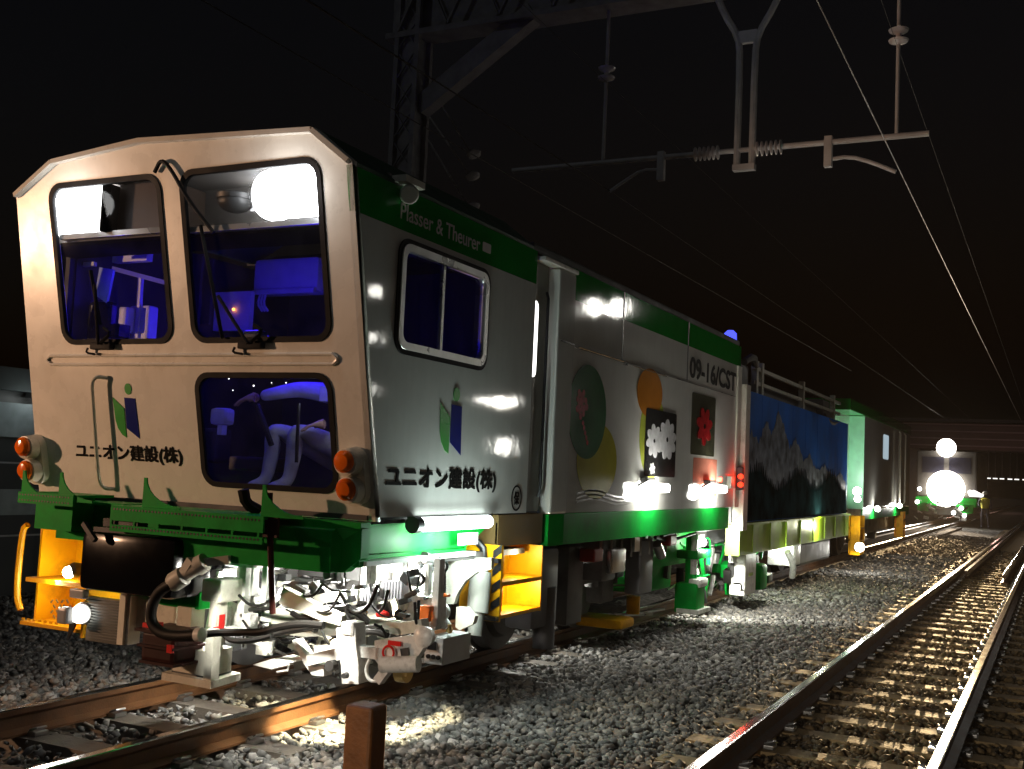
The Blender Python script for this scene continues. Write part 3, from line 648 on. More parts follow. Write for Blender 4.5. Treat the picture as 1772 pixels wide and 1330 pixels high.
# painted sweeping stripe at bottom
for k in range(3): PL(plate([(8.4+.1*q, 1.30+.035*k+.03*math.sin(q*.45)) for q in range(20)]+[(8.4+.1*q, 1.315+.035*k+.03*math.sin(q*.45)) for q in range(19, -1, -1)], [], .002, SD(.001)), 'mural', paint('mural_grey', (.5, .5, .47), .2), body)
# beacon
mb = MB(); mb.lathe([(.09, 0), (.09, .06)], (1.15, 13.95, 3.3), (0, 0, 1)); mb.cyl((1.15, 13.95, 2.9), (1.15, 13.95, 3.3), .03); P(mb, 'beacon_base', black, None, True)
mb = MB(); mb.lathe([(.085, 0), (.08, .10), (.04, .14)], (1.15, 13.95, 3.36), (0, 0, 1)); P(mb, 'blue_beacon', BLUEL, None, True)
# end post, tail lamp
mb = MB(); mb.b(1.36, 1.44, 13.33, 13.50, 1.222, 2.97); mb.b(1.36, 1.50, 13.52, 13.74, .93, 2.76, .015); P(mb, 'end_post', cream)
mb = MB(); mb.b(1.44, 1.52, 13.33, 13.44, 1.43, 1.72, .02); P(mb, 'tail_lamp_case', dark)
for z in (1.50, 1.60):
    mb = MB(); mb.lathe([(.035, 0), (.03, .02), (.01, .03)], (1.50, 13.345, z), (.6, -1, 0), 16); P(mb, 'tail_lamp', REDL, None, True)
lamp('POINT', (1.58, 13.3, 1.55), 2.5, (1, .05, .02), radius=.03)
mb = MB(); mb.b(1.42, 1.48, 13.0, 13.15, 1.45, 1.6, .01); P(mb, 'switch_box', cream)
# side work lamps
for y, p in ((10.15, 9), (12.25, 7)):
    mb = MB(); mb.b(1.43, 1.50, y-.24, y+.02, 1.49, 1.54, .01); mb.bar((1.42, y-.26, 1.46), (1.52, y-.26, 1.52), .02, .02); P(mb, 'work_lamp_bracket', dark)
    mb = MB(); mb.b(1.47, 1.58, y-.26, y+.24, 1.40, 1.485, .03); P(mb, 'work_lamp', WORK, None, True)
    lamp('POINT', (1.60, y, 1.36), p, (1, .98, .9), radius=.06)

# --- picture panel section
blue = paint('panel_blue', (.014, .15, .62), .45, var=.3, scale=1.2, spec=.06)
mb = MB(); mb.b(1.30, 1.40, 13.78, 21.55, 1.02, 2.72)
for k in range(9): mb.b(1.40, 1.402, 13.8+k*.96, 13.82+k*.96, 1.03, 2.71)
pp = P(mb, 'picture_panel', blue)
def ridge(pts, mat, off, label): PL(plate(pts, [], .003, SD(off, 1.402)), 'mountain_picture', mat, pp, label)
mtn = paint('print_rock', (.19, .22, .28), .5, var=.75, scale=5, spec=.06); frs = paint('print_forest', (.012, .035, .045), .6, var=.8, scale=3, spec=0)
up = [(13.85, 2.0), (14.2, 2.2), (14.6, 2.05), (15.0, 2.42), (15.3, 2.2), (15.7, 2.58), (16.1, 2.35), (16.5, 2.05), (16.9, 2.25), (17.5, 1.9), (18.0, 2.0), (18.6, 1.75), (19.3, 1.9), (20.0, 1.7), (20.8, 1.75), (21.5, 1.6)]
pts = []
for (a, b), (c, d) in zip(up, up[1:]):
    for q in range(6): t = q/6; pts.append((a+(c-a)*t, b+(d-b)*t+random.uniform(-.05, .05)))
ridge(pts+[(21.5, 1.2), (13.85, 1.2)], mtn, .001, 'grey rocky mountain printed on the panel')
pts = []
for k in range(150): pts.append((13.82+k*.0512, 1.55+.12*math.sin(k*.12)+(.16 if k % 2 else -.02)*random.uniform(.4, 1.2)))
ridge(pts+[(21.5, 1.03), (13.82, 1.03)], frs, .005, 'dark forest printed on the panel')
mb = MB(); mb.b(-1.38, 1.28, 13.78, 21.55, 1.0, 2.70); P(mb, 'container_body', dark)
mb = MB(); mb.b(1.22, 1.40, 13.76, 21.85, .60, .995); mb.b(1.18, 1.44, 13.76, 21.85, .985, 1.01)
for k in range(8): mb.b(1.40, 1.415, 14.4+k, 14.44+k, .62, .98)
P(mb, 'frame_girder', lime)
mb = MB()
for y in (14.65, 14.95, 17.7, 20.4): mb.b(1.26, 1.34, y, y+.10, 2.68, 3.18)
for z in (2.86, 3.06): mb.b(1.27, 1.32, 14.6, 21.2, z, z+.05)
P(mb, 'roof_railing', cream)
mb = MB(); mb.b(.9, 1.25, 14.2, 14.6, 2.7, 3.1, .05); mb.b(1.0, 1.3, 19.6, 20.2, 2.7, 3.05, .05); mb.tube([(1.35, 19.4, 2.75), (1.38, 19.9, 2.62), (1.36, 20.6, 2.70)], .04, 8, 2); mb.tube([(1.3, 14.1, 3.1), (1.35, 14.4, 3.22), (1.3, 14.7, 3.1)], .05, 8, 1); mb.cyl((1.1, 15, 2.8), (1.1, 19.4, 2.8), .12); P(mb, 'roof_equipment', greyb, None, True)
# --- rear cab
mb = MB(); mb.b(1.0, 1.12, 21.6, 23.4, 1.05, 3.0); mb.b(1.0, 1.12, 21.6, 23.4, .6, 1.0); P(mb, 'recessed_side', whites)
mb = MB(); mb.b(-1.4, 1.42, 23.45, 31.3, 1.08, 3.18, .02); rear = P(mb, 'rear_cab', whites)
mb = MB(); mb.b(-1.42, 1.43, 21.6, 31.4, 3.0, 3.22, .02); P(mb, 'rear_cantrail', greens)
mb = MB(); mb.b(1.12, 1.425, 23.40, 23.44, 1.08, 2.99); P(mb, 'rear_door', paint('pale_green_door', (.30, .62, .40), .35), None, label='pale green end wall of the rear cab, brightly lit')
lamp('SPOT', (1.32, 22.1, 1.7), 60, (.8, 1, .85), (1.3, 23.4, 2.2), 100, .6, .05)
PL(plate(rr(26.2, 2.2, 27.0, 2.76, .06), [], .01, SD(.001)), 'rear_window', glow('rear_window_light', (.62, .8, .9), .55), rear)
mb = MB()
for y in (28.6, 29.6): mb.tube([(1.46, y, 1.15), (1.50, y, 1.2), (1.50, y, 2.9), (1.46, y, 2.95)], .02, 8)
P(mb, 'handrail', cream, rear, True)
mb = MB(); mb.b(1.38, 1.41, 23.45, 31.3, .86, 1.07); P(mb, 'rear_sill', green)
for (y, z, s, p) in ((22.15, 1.45, .08, 20), (22.2, 1.30, .06, 0), (24.9, 1.08, .06, 14), (28.6, 1.12, .06, 10), (22.6, .35, .09, 18)):
    mb = MB(); mb.lathe([(s, 0), (s*.9, .05), (.02, .08)], (1.50, y, z), (.4, -1, -.2), 18); P(mb, 'work_lamp', WORK, None, True)
    mb = MB(); mb.lathe([(s*1.1, 0), (s*.7, .12)], (1.49, y+.005, z), (-.4, 1, .2), 18); P(mb, 'work_lamp_case', dark, None, True)
    if p: lamp('POINT', (1.58, y-.15, z-.06), p, (1, .97, .88), radius=.05)
def steps(x, y0, y1, z0, z1, light=False):
    mb = MB()
    for y in (y0, y1): mb.b(x-.16, x+.02, y-.015, y+.015, z0, z1)
    for k in range(3): mb.b(x-.2, x+.02, y0, y1, z0+(z1-z0)*k/3, z0+(z1-z0)*k/3+.03)
    mb.b(x-.2, x-.18, y0, y1, z0, z1)
    return P(mb, 'access_step', yellow)
steps(1.46, 22.75, 23.3, .18, .95); steps(1.46, 29.6, 30.0, .3, .95)

# --- headstock and walkway under the cab front
mb = MB()
mb.b(-1.06, 1.40, 5.30, 5.40, .95, 1.205)
mb.b(.0, 1.30, 5.16, 5.30, .92, 1.16); mb.b(-1.06, -.72, 5.12, 5.30, 1.02, 1.24)
mb.prism([(1.30, 5.2, 1.17), (1.41, 5.3, 1.17), (1.41, 5.3, 1.0), (1.33, 5.25, .92), (1.0, 5.2, .92)], (0, .08, 0))
head = P(mb, 'headstock', green)
mb = MB()
mb.b(-1.05, -.55, 4.98, 5.30, 1.245, 1.262); mb.b(-.2, .98, 4.96, 5.30, 1.205, 1.222); mb.b(-.55, -.2, 5.05, 5.3, 1.21, 1.226)
mb.b(-1.05, -.55, 4.965, 4.98, 1.19, 1.262); mb.b(-.2, .98, 4.945, 4.96, 1.13, 1.222); mb.b(-.2, .98, 4.945, 4.96, 1.065, 1.105)
for k in range(7): mb.b(-.2+k*.19, -.185+k*.19, 4.946, 4.96, 1.10, 1.135)
P(mb, 'walkway', green)
for r_ in range(2):
    mb = MB()
    for k in range(44): mb.cyl((-.17+k*.026, 4.944, 1.20-.11*r_), (-.17+k*.026, 4.9425, 1.20-.11*r_), .007, 6)
    P(mb, 'walkway_perforation', black); mb = MB()
    for k in range(18): mb.cyl((-1.03+k*.026, 4.964, 1.245-.035*r_), (-1.03+k*.026, 4.9625, 1.245-.035*r_), .006, 6)
    P(mb, 'walkway_perforation', black)
for x in (-1.04, -.70, .02, .93):
    mb = MB(); pts = [(x, 4.98, 1.22), (x, 4.98, 1.40)]
    for k in range(8): a = R(90*k/7); pts.append((x+.30-.28*math.cos(a), 4.98, 1.40-.165*math.sin(a)))
    pts.append((x+.30, 4.98, 1.22)); mb.prism(pts, (0, .012, 0)); P(mb, 'walkway_bracket', green)
mb = MB()
for u in (560, 730): pass
mb.tube([onY(467, 852, 5.0), onY(466, 890, 5.0), onY(472, 1062, 5.0)], .018, 8); mb.box(onY(470, 905, 5.0), (.10, .02, .16)); P(mb, 'hanging_pole', maroon, None, True)
mb = MB(); mb.tube([(.73, 5.2, 1.24), (.70, 5.12, 1.28), (.69, 5.1, 1.36)], .035, 8, 1); P(mb, 'drain_hose', rubber, None, True)

# --- black housing and what hangs below
mb = MB(); mb.quadbox(136, 925, 300, 1030, 5.08, .35, .05); mb.quadbox(270, 920, 345, 985, 5.2, .25, .02); P(mb, 'black_housing', paint('gloss_black', (.004, .004, .005), .16, spec=.25), None, True)
mb = MB(); mb.bar(onY(145, 905, 5.02), onY(165, 935, 5.02), .03, .03); mb.bar(onY(165, 915, 5.02), onY(300, 925, 5.02), .03, .03); mb.bar(onY(185, 903, 5.0), onY(250, 906, 5.0), .06, .05); P(mb, 'housing_bracket', black)
mb = MB(); mb.quadbox(150, 1035, 207, 1112, 5.35, .04)
for k in range(15): mb.quadbox(150, 1036+k*5, 207, 1038.5+k*5, 5.335, .02)
P(mb, 'ribbed_guard', paint('ribbed_dark', (.10, .10, .085), .4))
mb = MB(); mb.quadbox(205, 1013, 215, 1116, 5.28, .10); mb.quadbox(215, 1030, 224, 1116, 5.30, .10); P(mb, 'guard_post', cream)
mb = MB(); mb.quadbox(226, 1014, 300, 1034, 5.3, .2); mb.quadbox(272, 1018, 345, 1052, 5.32, .2, .03); P(mb, 'side_bracket', green)
mb = MB(); mb.quadbox(226, 1034, 305, 1092, 5.36, .25, .02); mb.quadbox(305, 1050, 330, 1115, 5.3, .12); mb.quadbox(348, 1002, 382, 1042, 5.3, .25, .015); mb.quadbox(362, 1040, 374, 1085, 5.3, .1); P(mb, 'machine_box', cream)
# connector and fat hose
mb = MB(); a = onY(296, 1010, 5.05); b_ = onY(345, 978, 5.08); mb.lathe([(.05, 0), (.06, .02), (.06, .10), (.045, .11), (.045, .2), (.06, .21), (.055, .27)], a, (b_-a), 16); mb.bar(onY(318, 992, 5.05), onY(333, 968, 5.05), .05, .05); mb.bar(onY(332, 975, 5.08), onY(398, 968, 5.15), .05, .05); P(mb, 'hose_connector', paint('connector_grey', (.5, .48, .42), .5), None, True)
mb = MB(); mb.tube([onY(u, v, 5.03) for u, v in ((300, 1008), (275, 1022), (261, 1052), (262, 1080), (282, 1098), (318, 1101), (345, 1098))], .033, 12, 2); P(mb, 'fat_hose', hosem, None, True)
mb = MB(); mb.cyl(onY(341, 1098, 5.03), onY(350, 1098, 5.03), .042, 14); P(mb, 'hose_clamp', mwhite, None, True)
mb = MB(); mb.tube([onY(u, v, 5.1) for u, v in ((350, 1098), (380, 1094), (420, 1094), (455, 1094), (480, 1085), (520, 1078), (560, 1082))], .022, 10, 2); P(mb, 'fat_hose', hosem, None, True)
mb = MB(); mb.quadbox(243, 1092, 302, 1148, 5.08, .26, .03); mb.quadbox(232, 1090, 290, 1095, 5.05, .3); mb.quadbox(236, 1118, 300, 1122, 5.05, .3); mb.quadbox(240, 1146, 300, 1151, 5.05, .3); P(mb, 'coil_drum', maroon)
mb = MB(); mb.quadbox(288, 1116, 297, 1130, 5.045, .02); mb.quadbox(246, 1078, 262, 1092, 5.1, .1); P(mb, 'coil_mark', red)
# the cream shoe plate
pz = .20; A = [onZ(u, v, pz) for u, v in ((280, 1163), (365, 1179), (417, 1164), (335, 1148))]
mb = MB(); mb.prism(A, (0, 0, -.045))
c0 = sum(A, Vector())/4
mb.prism([c0+(p-c0)*.74 for p in A], (0, 0, .16))
q = c0+(A[1]-c0)*.80; mb.b(q.x-.03, q.x+.03, q.y-.02, q.y+.05, .155, .50)
shoe = P(mb, 'sensor_shoe', cream)
mb = MB(); mb.prism([c0+(p-c0)*.76+Vector((0, 0, .002)) for p in A], (0, 0, .01)); P(mb, 'shoe_gasket', dark, shoe)
mb = MB(); mb.cyl((c0.x+.05, c0.y+.05, .3), (c0.x+.05, c0.y+.25, .75), .03); mb.cyl((c0.x-.12, c0.y+.15, .3), (c0.x-.12, c0.y+.25, .8), .025); P(mb, 'shoe_strut', mwhite, None, True)
mb = MB(); mb.prism([onY(u, v, 5.15) for u, v in ((437, 1150), (470, 1140), (505, 1146), (470, 1158))], (0, .2, 0)); mb.tube([onY(u, v, 5.12) for u, v in ((470, 1157), (500, 1150), (497, 1160), (480, 1163))], .008, 6); P(mb, 'foot_step', mwhite)
# wheel-set and frame behind
def wheel(y, sx, parent=None):
    mb = MB(); mb.lathe([(.06, .14), (.30, .12), (.33, .07), (.43, .065), (.43, -.05), (.455, -.055), (.455, -.075), (.30, -.06), (.06, -.08)], (sx*.60, y, .43), (sx, 0, 0), 40)
    return P(mb, 'wheel', greyb, parent, True)
for y in (6.75, 8.6, 10.3, 15.6, 19.5, 21.0, 25.2, 28.2):
    for sx in (-1, 1): wheel(y, sx)
    mb = MB(); mb.cyl((-.6, y, .43), (.6, y, .43), .08)
    P(mb, 'axle', greyb, None, True); mb = MB(); mb.b(.82, 1.0, y-.16, y+.16, .28, .60, .03); P(mb, 'axle_box', greyb, None, True)
mb = MB(); mb.b(.86, .98, 8.2, 10.8, .50, .68, .02)
for y in (8.6, 10.3): mb.b(.84, 1.0, y-.35, y+.35, .62, .78, .03); mb.cyl((.92, y-.26, .45), (.92, y-.26, .85), .07); mb.cyl((.92, y+.26, .45), (.92, y+.26, .85), .07)
mb.b(.95, 1.12, 9.0, 9.35, .2, .9, .02); mb.b(1.0, 1.2, 9.6, 9.95, .55, .95, .02); P(mb, 'bogie_frame', greyb, None, True)
mb = MB(); mb.b(1.0, 1.25, 8.0, 8.5, .28, .92, .04); mb.cyl((1.2, 8.35, .1), (1.2, 8.35, .6), .09); mb.b(1.05, 1.22, 10.6, 11.0, .35, .9, .03); P(mb, 'underfloor_box', paint('underfloor_grey', (.16, .16, .17), .5), None, True)
mb = MB()
for y, z in ((9.15, .86), (11.3, .92)): mb.b(1.15, 1.3, y, y+.22, z-.1, z+.02, .02)
P(mb, 'red_valve', paint('dull_red', (.4, .02, .02), .4))
mb = MB()
for k in range(8):
    y = 9.5+k*.27; mb.cyl((1.22, y, .75), (1.22, y, .97), .015, 8)
mb.b(1.1, 1.25, 9.7, 10.1, .62, .85, .02); mb.b(1.14, 1.26, 10.3, 10.45, .8, .96); mb.cyl((1.25, 11.0, .85), (1.25, 11.15, .72), .05); P(mb, 'brake_gear', steel, None, True)
mb = MB(); mb.b(.55, 1.15, 10.3, 10.7, .02, .12, .04); mb.cyl((1.05, 10.9, .12), (1.05, 10.9, .3), .07); P(mb, 'yellow_jack', yellow, None, True)
mb = MB(); mb.b(-1.0, 1.0, 5.9, 13.2, .80, .96); mb.b(-.9, .9, 7.3, 7.5, .4, .9); P(mb, 'underframe', dark)
mb = MB(); mb.b(.2, .9, 11.6, 12.6, .25, .9, .03); mb.b(.95, 1.05, 11.2, 13.0, .55, .96); P(mb, 'lining_unit', green)
mb = MB(); mb.tube([(1.30, 11.0, .94), (1.33, 11.6, .99), (1.34, 12.4, .965), (1.32, 13.2, .97)], .022, 8, 2); mb.tube([(1.3, 10.8, .93), (1.2, 11.5, .85), (1.3, 12.2, .93)], .018, 8, 2); P(mb, 'air_hose', hosem, None, True)
mb = MB(); mb.tube([(.0, 11.2, .32), (.95, 11.4, .36)], .012, 6); mb.bar((.2, 10.9, .02), (.95, 11.8, .02), .05, .03); mb.bar((.75, 10.8, .04), (.95, 12.2, .04), .04, .02); P(mb, 'measuring_rod', steel, None, True)

# --- right-hand corner step, tube lamp, green side plate
mb = MB(); mb.prism([(1.36, 5.42, 1.19), (1.36, 6.95, 1.19), (1.36, 6.95, 1.14), (1.36, 6.62, 1.0), (1.36, 5.42, 1.02), (1.36, 5.30, 1.12)], (-.03, 0, 0)); mb.b(1.2, 1.36, 5.4, 6.65, .985, 1.01); P(mb, 'side_apron', green)
mb = MB(); mb.b(1.2, 1.42, 5.35, 6.68, .955, .982); P(mb, 'apron_lip', mwhite)
mb = MB(); mb.cyl((1.45, 5.85, 1.185), (1.45, 6.78, 1.185), .045, 20); P(mb, 'tube_lamp', TUBE, None, True)
mb = MB(); mb.cyl((1.45, 5.78, 1.185), (1.45, 5.85, 1.185), .052, 20); mb.b(1.40, 1.43, 5.8, 6.8, 1.215, 1.235); P(mb, 'tube_lamp_cap', dark, None, True)
lamp('POINT', (1.55, 6.1, 1.05), 15, (.8, 1, .95), radius=.05); lamp('POINT', (1.55, 6.55, 1.05), 13, (.85, 1, .95), radius=.05)
mb = MB(); mb.b(1.40, 1.41, 6.45, 6.72, 1.03, 1.11); mb.b(1.40, 1.415, 7.0, 7.1, 1.02, 1.17); P(mb, 'notice_plate', mwhite)
PL(text_mesh('ノレ', 7.02, 7.08, 1.06, 1.10, .002, SD(-.004)), 'lettering', ink)
PL(text_mesh('ON ON', 6.48, 6.70, 1.045, 1.065, .002, SD(-.009)), 'lettering', navy)
mb = MB(); mb.b(1.25, 1.40, 6.3, 7.5, .93, .97); mb.cyl((1.38, 6.05, .97), (1.38, 6.2, .93), .04); P(mb, 'step_support', greyb)
def fancy_step(x0, x1, y, z0, z1, sgn):
    mb = MB()
    mb.b(x0, x1, y+.45, y+.47, z0, z1); mb.b(x0, x1, y, y+.47, z0, z0+.025); mb.b(x0, x1, y, y+.47, (z0+z1)/2-.02, (z0+z1)/2+.01)
    for x in (x0, x1): mb.b(x-.008, x+.008, y, y+.47, z0-.02, z1)
    mb.b(x0+.12, x0+.17, y+.40, y+.45, z0+.02, z1)
    s = P(mb, 'access_step', yellow); return s
# right step hangs on the side behind the corner
mb = MB()
mb.b(1.20, 1.22, 6.90, 7.62, .50, .99); mb.b(1.20, 1.50, 7.60, 7.62, .50, .99); mb.b(1.22, 1.50, 6.92, 7.60, .505, .53); mb.b(1.22, 1.50, 6.92, 7.60, .73, .76); mb.b(1.20, 1.52, 6.88, 6.905, .49, 1.02); mb.b(1.35, 1.40, 7.1, 7.16, .53, .97)
stp = P(mb, 'access_step', yellow, None, label='yellow side step lit from within beside the tube lamp')
mb = MB(); mb.tube([(1.34, 6.84, 1.04), (1.40, 6.86, .98), (1.40, 6.86, .56), (1.37, 6.86, .50)], .026, 10, 1)
for z in (.90, .50): mb.b(1.24, 1.52, 6.83, 6.88, z, z+.03)
P(mb, 'step_tube', black, stp, True)
mb = MB()
for k in range(4): mb.prism([(1.455, 6.878, .56+k*.12), (1.52, 6.878, .61+k*.12), (1.52, 6.878, .67+k*.12), (1.455, 6.878, .62+k*.12)], (0, -.004, 0))
P(mb, 'hazard_stripe', black, stp)
lamp('POINT', (1.40, 7.35, .70), 9, (1, .9, .6), radius=.03); lamp('POINT', (1.40, 7.35, .93), 8, (1, .9, .6), radius=.03)
PLY = 7.65
mb = MB(); mb.b(1.25, 1.42, 7.0, 7.75, 1.0, 1.225); P(mb, 'step_panel', paint('step_brown', (.16, .10, .03), .5))
# left step in front
mb = MB()
X0, X1, Y0 = onY(42, 980, 5.5).x, onY(150, 980, 5.5).x, 5.5
mb.b(X0, X1+.05, Y0+.42, Y0+.44, .30, 1.16); mb.b(X0, X1, Y0, Y0+.44, .30, .325); mb.b(X0, X1, Y0+.02, Y0+.44, .60, .63); mb.b(X1-.01, X1+.01, Y0, Y0+.44, .27, 1.0); mb.b(X0+.02, X0+.04, Y0+.1, Y0+.44, .3, 1.16)
mb.b(X0, X1+.02, Y0+.1, Y0+.44, 1.14, 1.17); mb.b(X0+.18, X0+.24, Y0+.36, Y0+.42, .32, 1.12)
for k in range(7): mb.b(X0+.02+k*.055, X0+.05+k*.055, Y0-.004, Y0, .335, .35)
stl = P(mb, 'access_step', yellow, None, label='yellow corner step lit from within behind the black housing')
mb = MB(); mb.tube([(X0, Y0, 1.0), (X0-.05, Y0, .96), (X0-.06, Y0, .5), (X0, Y0, .40)], .022, 8, 2); P(mb, 'step_handrail', yellow, stl, True)
mb = MB(); mb.prism([onY(u, v, 5.46) for u, v in ((121, 1068), (135, 1065), (128, 1085), (116, 1108))], (0, .015, 0)); P(mb, 'hazard_stripe', black, stl)
mb = MB()
for k in range(4):
    for j in range(4): mb.box(onY(90+k*9+(j % 2)*4, 1040+j*9, 5.48), (.028, .006, .010), Euler((0, R(45 if (k+j) % 2 else -45), 0)).to_matrix())
P(mb, 'tread_plate', steel, stl)
c = onY(119, 990, 5.55); mb = MB(); mb.sph(c, .042); P(mb, 'work_lamp', WORK, None, True); mb = MB(); mb.lathe([(.05, 0), (.056, .03), (.03, .08)], c+Vector((.015, .01, .01)), (.6, .7, .3), 16); P(mb, 'work_lamp_case', dark, None, True); lamp('POINT', c+Vector((-.1, -.02, -.08)), 12, (1, .92, .75), radius=.06)
c = onY(140, 1062, 5.3); mb = MB(); mb.lathe([(.06, 0), (.058, .03), (.02, .04)], c, (.4, -1, 0), 22); P(mb, 'work_lamp', glow('dim_work_lamp', (1, .98, .9), 6), None, True)
mb = MB(); mb.box(c+Vector((-.07, -.06, -.01)), (.09, .08, .11), bev=.02); mb.lathe([(.066, -.01), (.075, -.04), (.05, -.10)], c, (.4, -1, 0), 20); mb.box(c+Vector((-.03, .0, .13)), (.13, .05, .06), bev=.01); P(mb, 'work_lamp_case', grey)

# --- the bright measuring and lining gear under the front
mb = MB()
for u0, v0, u1, v1, Y, d in ((375, 968, 440, 980, 5.5, .2), (412, 978, 424, 1062, 5.5, .06), (430, 975, 438, 1030, 5.55, .06), (452, 968, 461, 1062, 5.5, .05), (400, 1030, 470, 1042, 5.6, .1), (385, 985, 410, 1020, 5.7, .2), (440, 1042, 470, 1075, 5.5, .1),
                        (368, 1010, 382, 1062, 5.35, .05), (418, 1062, 432, 1092, 5.4, .08), (385, 1090, 470, 1095, 5.4, .1), (425, 960, 520, 975, 5.9, .1)): mb.quadbox(u0, v0, u1, v1, Y, d, .004)
P(mb, 'lifting_frame', mwhite)
mb = MB(); mb.lathe([(.10, 0), (.11, .02), (.11, .22), (.10, .24)], onY(400, 1085, 5.55)-Vector((0, -.1, 0)), (0, 0, 1), 24); mb.lathe([(.06, 0), (.06, .3)], onY(400, 1085, 5.55)+Vector((0, .1, .22)), (0, 0, 1), 18); P(mb, 'lifting_cylinder', mwhite, None, True)
mb = MB(); mb.quadbox(368, 1063, 380, 1088, 5.33, .05, .005); mb.bar(onY(366, 1092, 5.3), onY(376, 1088, 5.3), .03, .03); mb.sph(onY(662, 1063, 5.72), .05, (1, .5, .55)); mb.quadbox(671, 1109, 693, 1117, 5.17, .01); P(mb, 'red_mark', red, None)
mb = MB()
for k in range(24):
    a = 2*math.pi*k/24; b2 = 2*math.pi*(k+1)/24; c = onY(672, 1129, 5.165)
    mb.cyl(c+Vector((.035*math.cos(a), 0, .035*math.sin(a))), c+Vector((.035*math.cos(b2), 0, .035*math.sin(b2))), .007, 6)
P(mb, 'red_ring', red)
# cream levers
mb = MB()
def lever(pts, Y, th, w0, w1=None):
    n = len(pts)-1; w1 = w1 or w0
    L_ = []; R_ = []
    P3 = [onY(u, v, Y) for u, v in pts]
    for i, p in enumerate(P3):
        t = (P3[min(i+1, n)]-P3[max(i-1, 0)]); t.normalize(); nn = Vector((-t.z, 0, t.x)); ww = w0+(w1-w0)*i/n
        L_.append(p+nn*ww/2); R_.append(p-nn*ww/2)
    mb.prism(L_+R_[::-1], (0, th, 0))
lever([(486, 1030), (515, 1043), (550, 1060), (590, 1074)], 5.35, .06, .10, .06); lever([(535, 1040), (570, 1033), (600, 1028)], 5.6, .05, .06); lever([(470, 1065), (520, 1070), (590, 1082)], 5.5, .05, .10, .05); lever([(465, 1085), (530, 1092), (600, 1088)], 5.6, .1, .07)
lever([(640, 1080), (690, 1088), (730, 1082)], 5.5, .08, .07)
P(mb, 'steering_lever', cream)
mb = MB()
for pts, Y, r in (([(530, 1030), (545, 1048), (575, 1055), (605, 1052)], 5.5, .025), ([(505, 1060), (520, 1070), (555, 1066)], 5.4, .018), ([(440, 1105), (470, 1098), (520, 1088), (545, 1085)], 5.3, .02), ([(385, 1095), (400, 1110), (440, 1108), (470, 1100)], 5.25, .018),
                   ([(600, 1110), (620, 1095), (650, 1092), (670, 1100)], 5.4, .02), ([(605, 1102), (630, 1085), (660, 1086)], 5.45, .016), ([(648, 1080), (665, 1088), (668, 1110)], 5.3, .008), ([(600, 1045), (598, 1060), (606, 1078), (612, 1090)], 5.4, .008), ([(722, 990), (735, 1000), (728, 1012), (712, 1010)], 5.9, .014), ([(560, 1035), (590, 1050), (620, 1060), (640, 1078)], 5.65, .022), ([(520, 985), (540, 1000), (560, 996), (590, 1010)], 6.0, .02), ([(410, 1050), (440, 1060), (450, 1085), (480, 1095)], 5.8, .02), ([(760, 965), (775, 975), (770, 990), (755, 985)], 6.0, .012)):
    mb.tube([onY(u, v, Y) for u, v in pts], r, 8, 2)
P(mb, 'hydraulic_hose', hosem, None, True)
# roller stand on the near rail
mb = MB()
lever([(598, 1086), (600, 1120), (605, 1150), (606, 1183)], 5.15, .10, .13, .11)
mb.quadbox(588, 1076, 612, 1100, 5.14, .12, .02)
mb.bar(onY(512, 1148, 5.3), onY(600, 1128, 5.3), .05, .07); mb.bar(onY(548, 1125, 5.3), onY(600, 1122, 5.3), .05, .05)
mb.prism([onY(u, v, 5.2) for u, v in ((505, 1108), (510, 1106), (533, 1140), (552, 1150), (560, 1150), (560, 1170), (540, 1168), (528, 1152))], (0, .08, 0))
mb.bar(onY(535, 1142, 5.2), onY(592, 1128, 5.2), .04, .06)
P(mb, 'roller_stand', mwhite)
mb = MB(); mb.bar(onY(614, 1124, 5.2), onY(655, 1130, 5.2), .06, .06)
mb.prism([onY(u, v, 5.2) for u, v in ((648, 1108), (700, 1100), (735, 1098), (733, 1120), (722, 1138), (705, 1152), (690, 1150), (660, 1158), (648, 1140))], (0, .05, 0))
mb.lathe([(.045, 0), (.045, .22)], onY(660, 1150, 5.15), (1, .15, .12), 16)
mb.tube([onY(u, v, 5.18) for u, v in ((640, 1140), (632, 1160), (640, 1180), (660, 1176), (672, 1158))], .010, 8, 2)
mb.lathe([(.05, 0), (.06, .05), (.03, .07)], onY(740, 1100, 5.25), (0, -1, 0), 18); mb.bar(onY(670, 1158, 5.16), onY(655, 1178, 5.16), .05, .05)
P(mb, 'guide_roller', mwhite, None, True)
mb = MB(); mb.prism([onY(u, v, 5.19) for u, v in ((693, 1122), (707, 1120), (709, 1138), (697, 1146))], (0, -.006, 0)); mb.lathe([(.03, 0), (.03, .05)], onY(578, 1150, 5.2), (0, -1, 0)); mb.lathe([(.018, 0), (.015, .03)], onY(600, 1168, 5.13), (0, -1, 0), 12); P(mb, 'roller_pin', dark)
mb = MB(); mb.lathe([(.06, 0), (.06, .06)], onY(690, 1160, 5.25), (1, 0, 0), 18); mb.tube([onY(u, v, 5.2) for u, v in ((700, 1140), (703, 1155), (702, 1170))], .012, 6); P(mb, 'brass_fitting', paint('brass', (.7, .5, .2), .3, metal=.8), None, True)
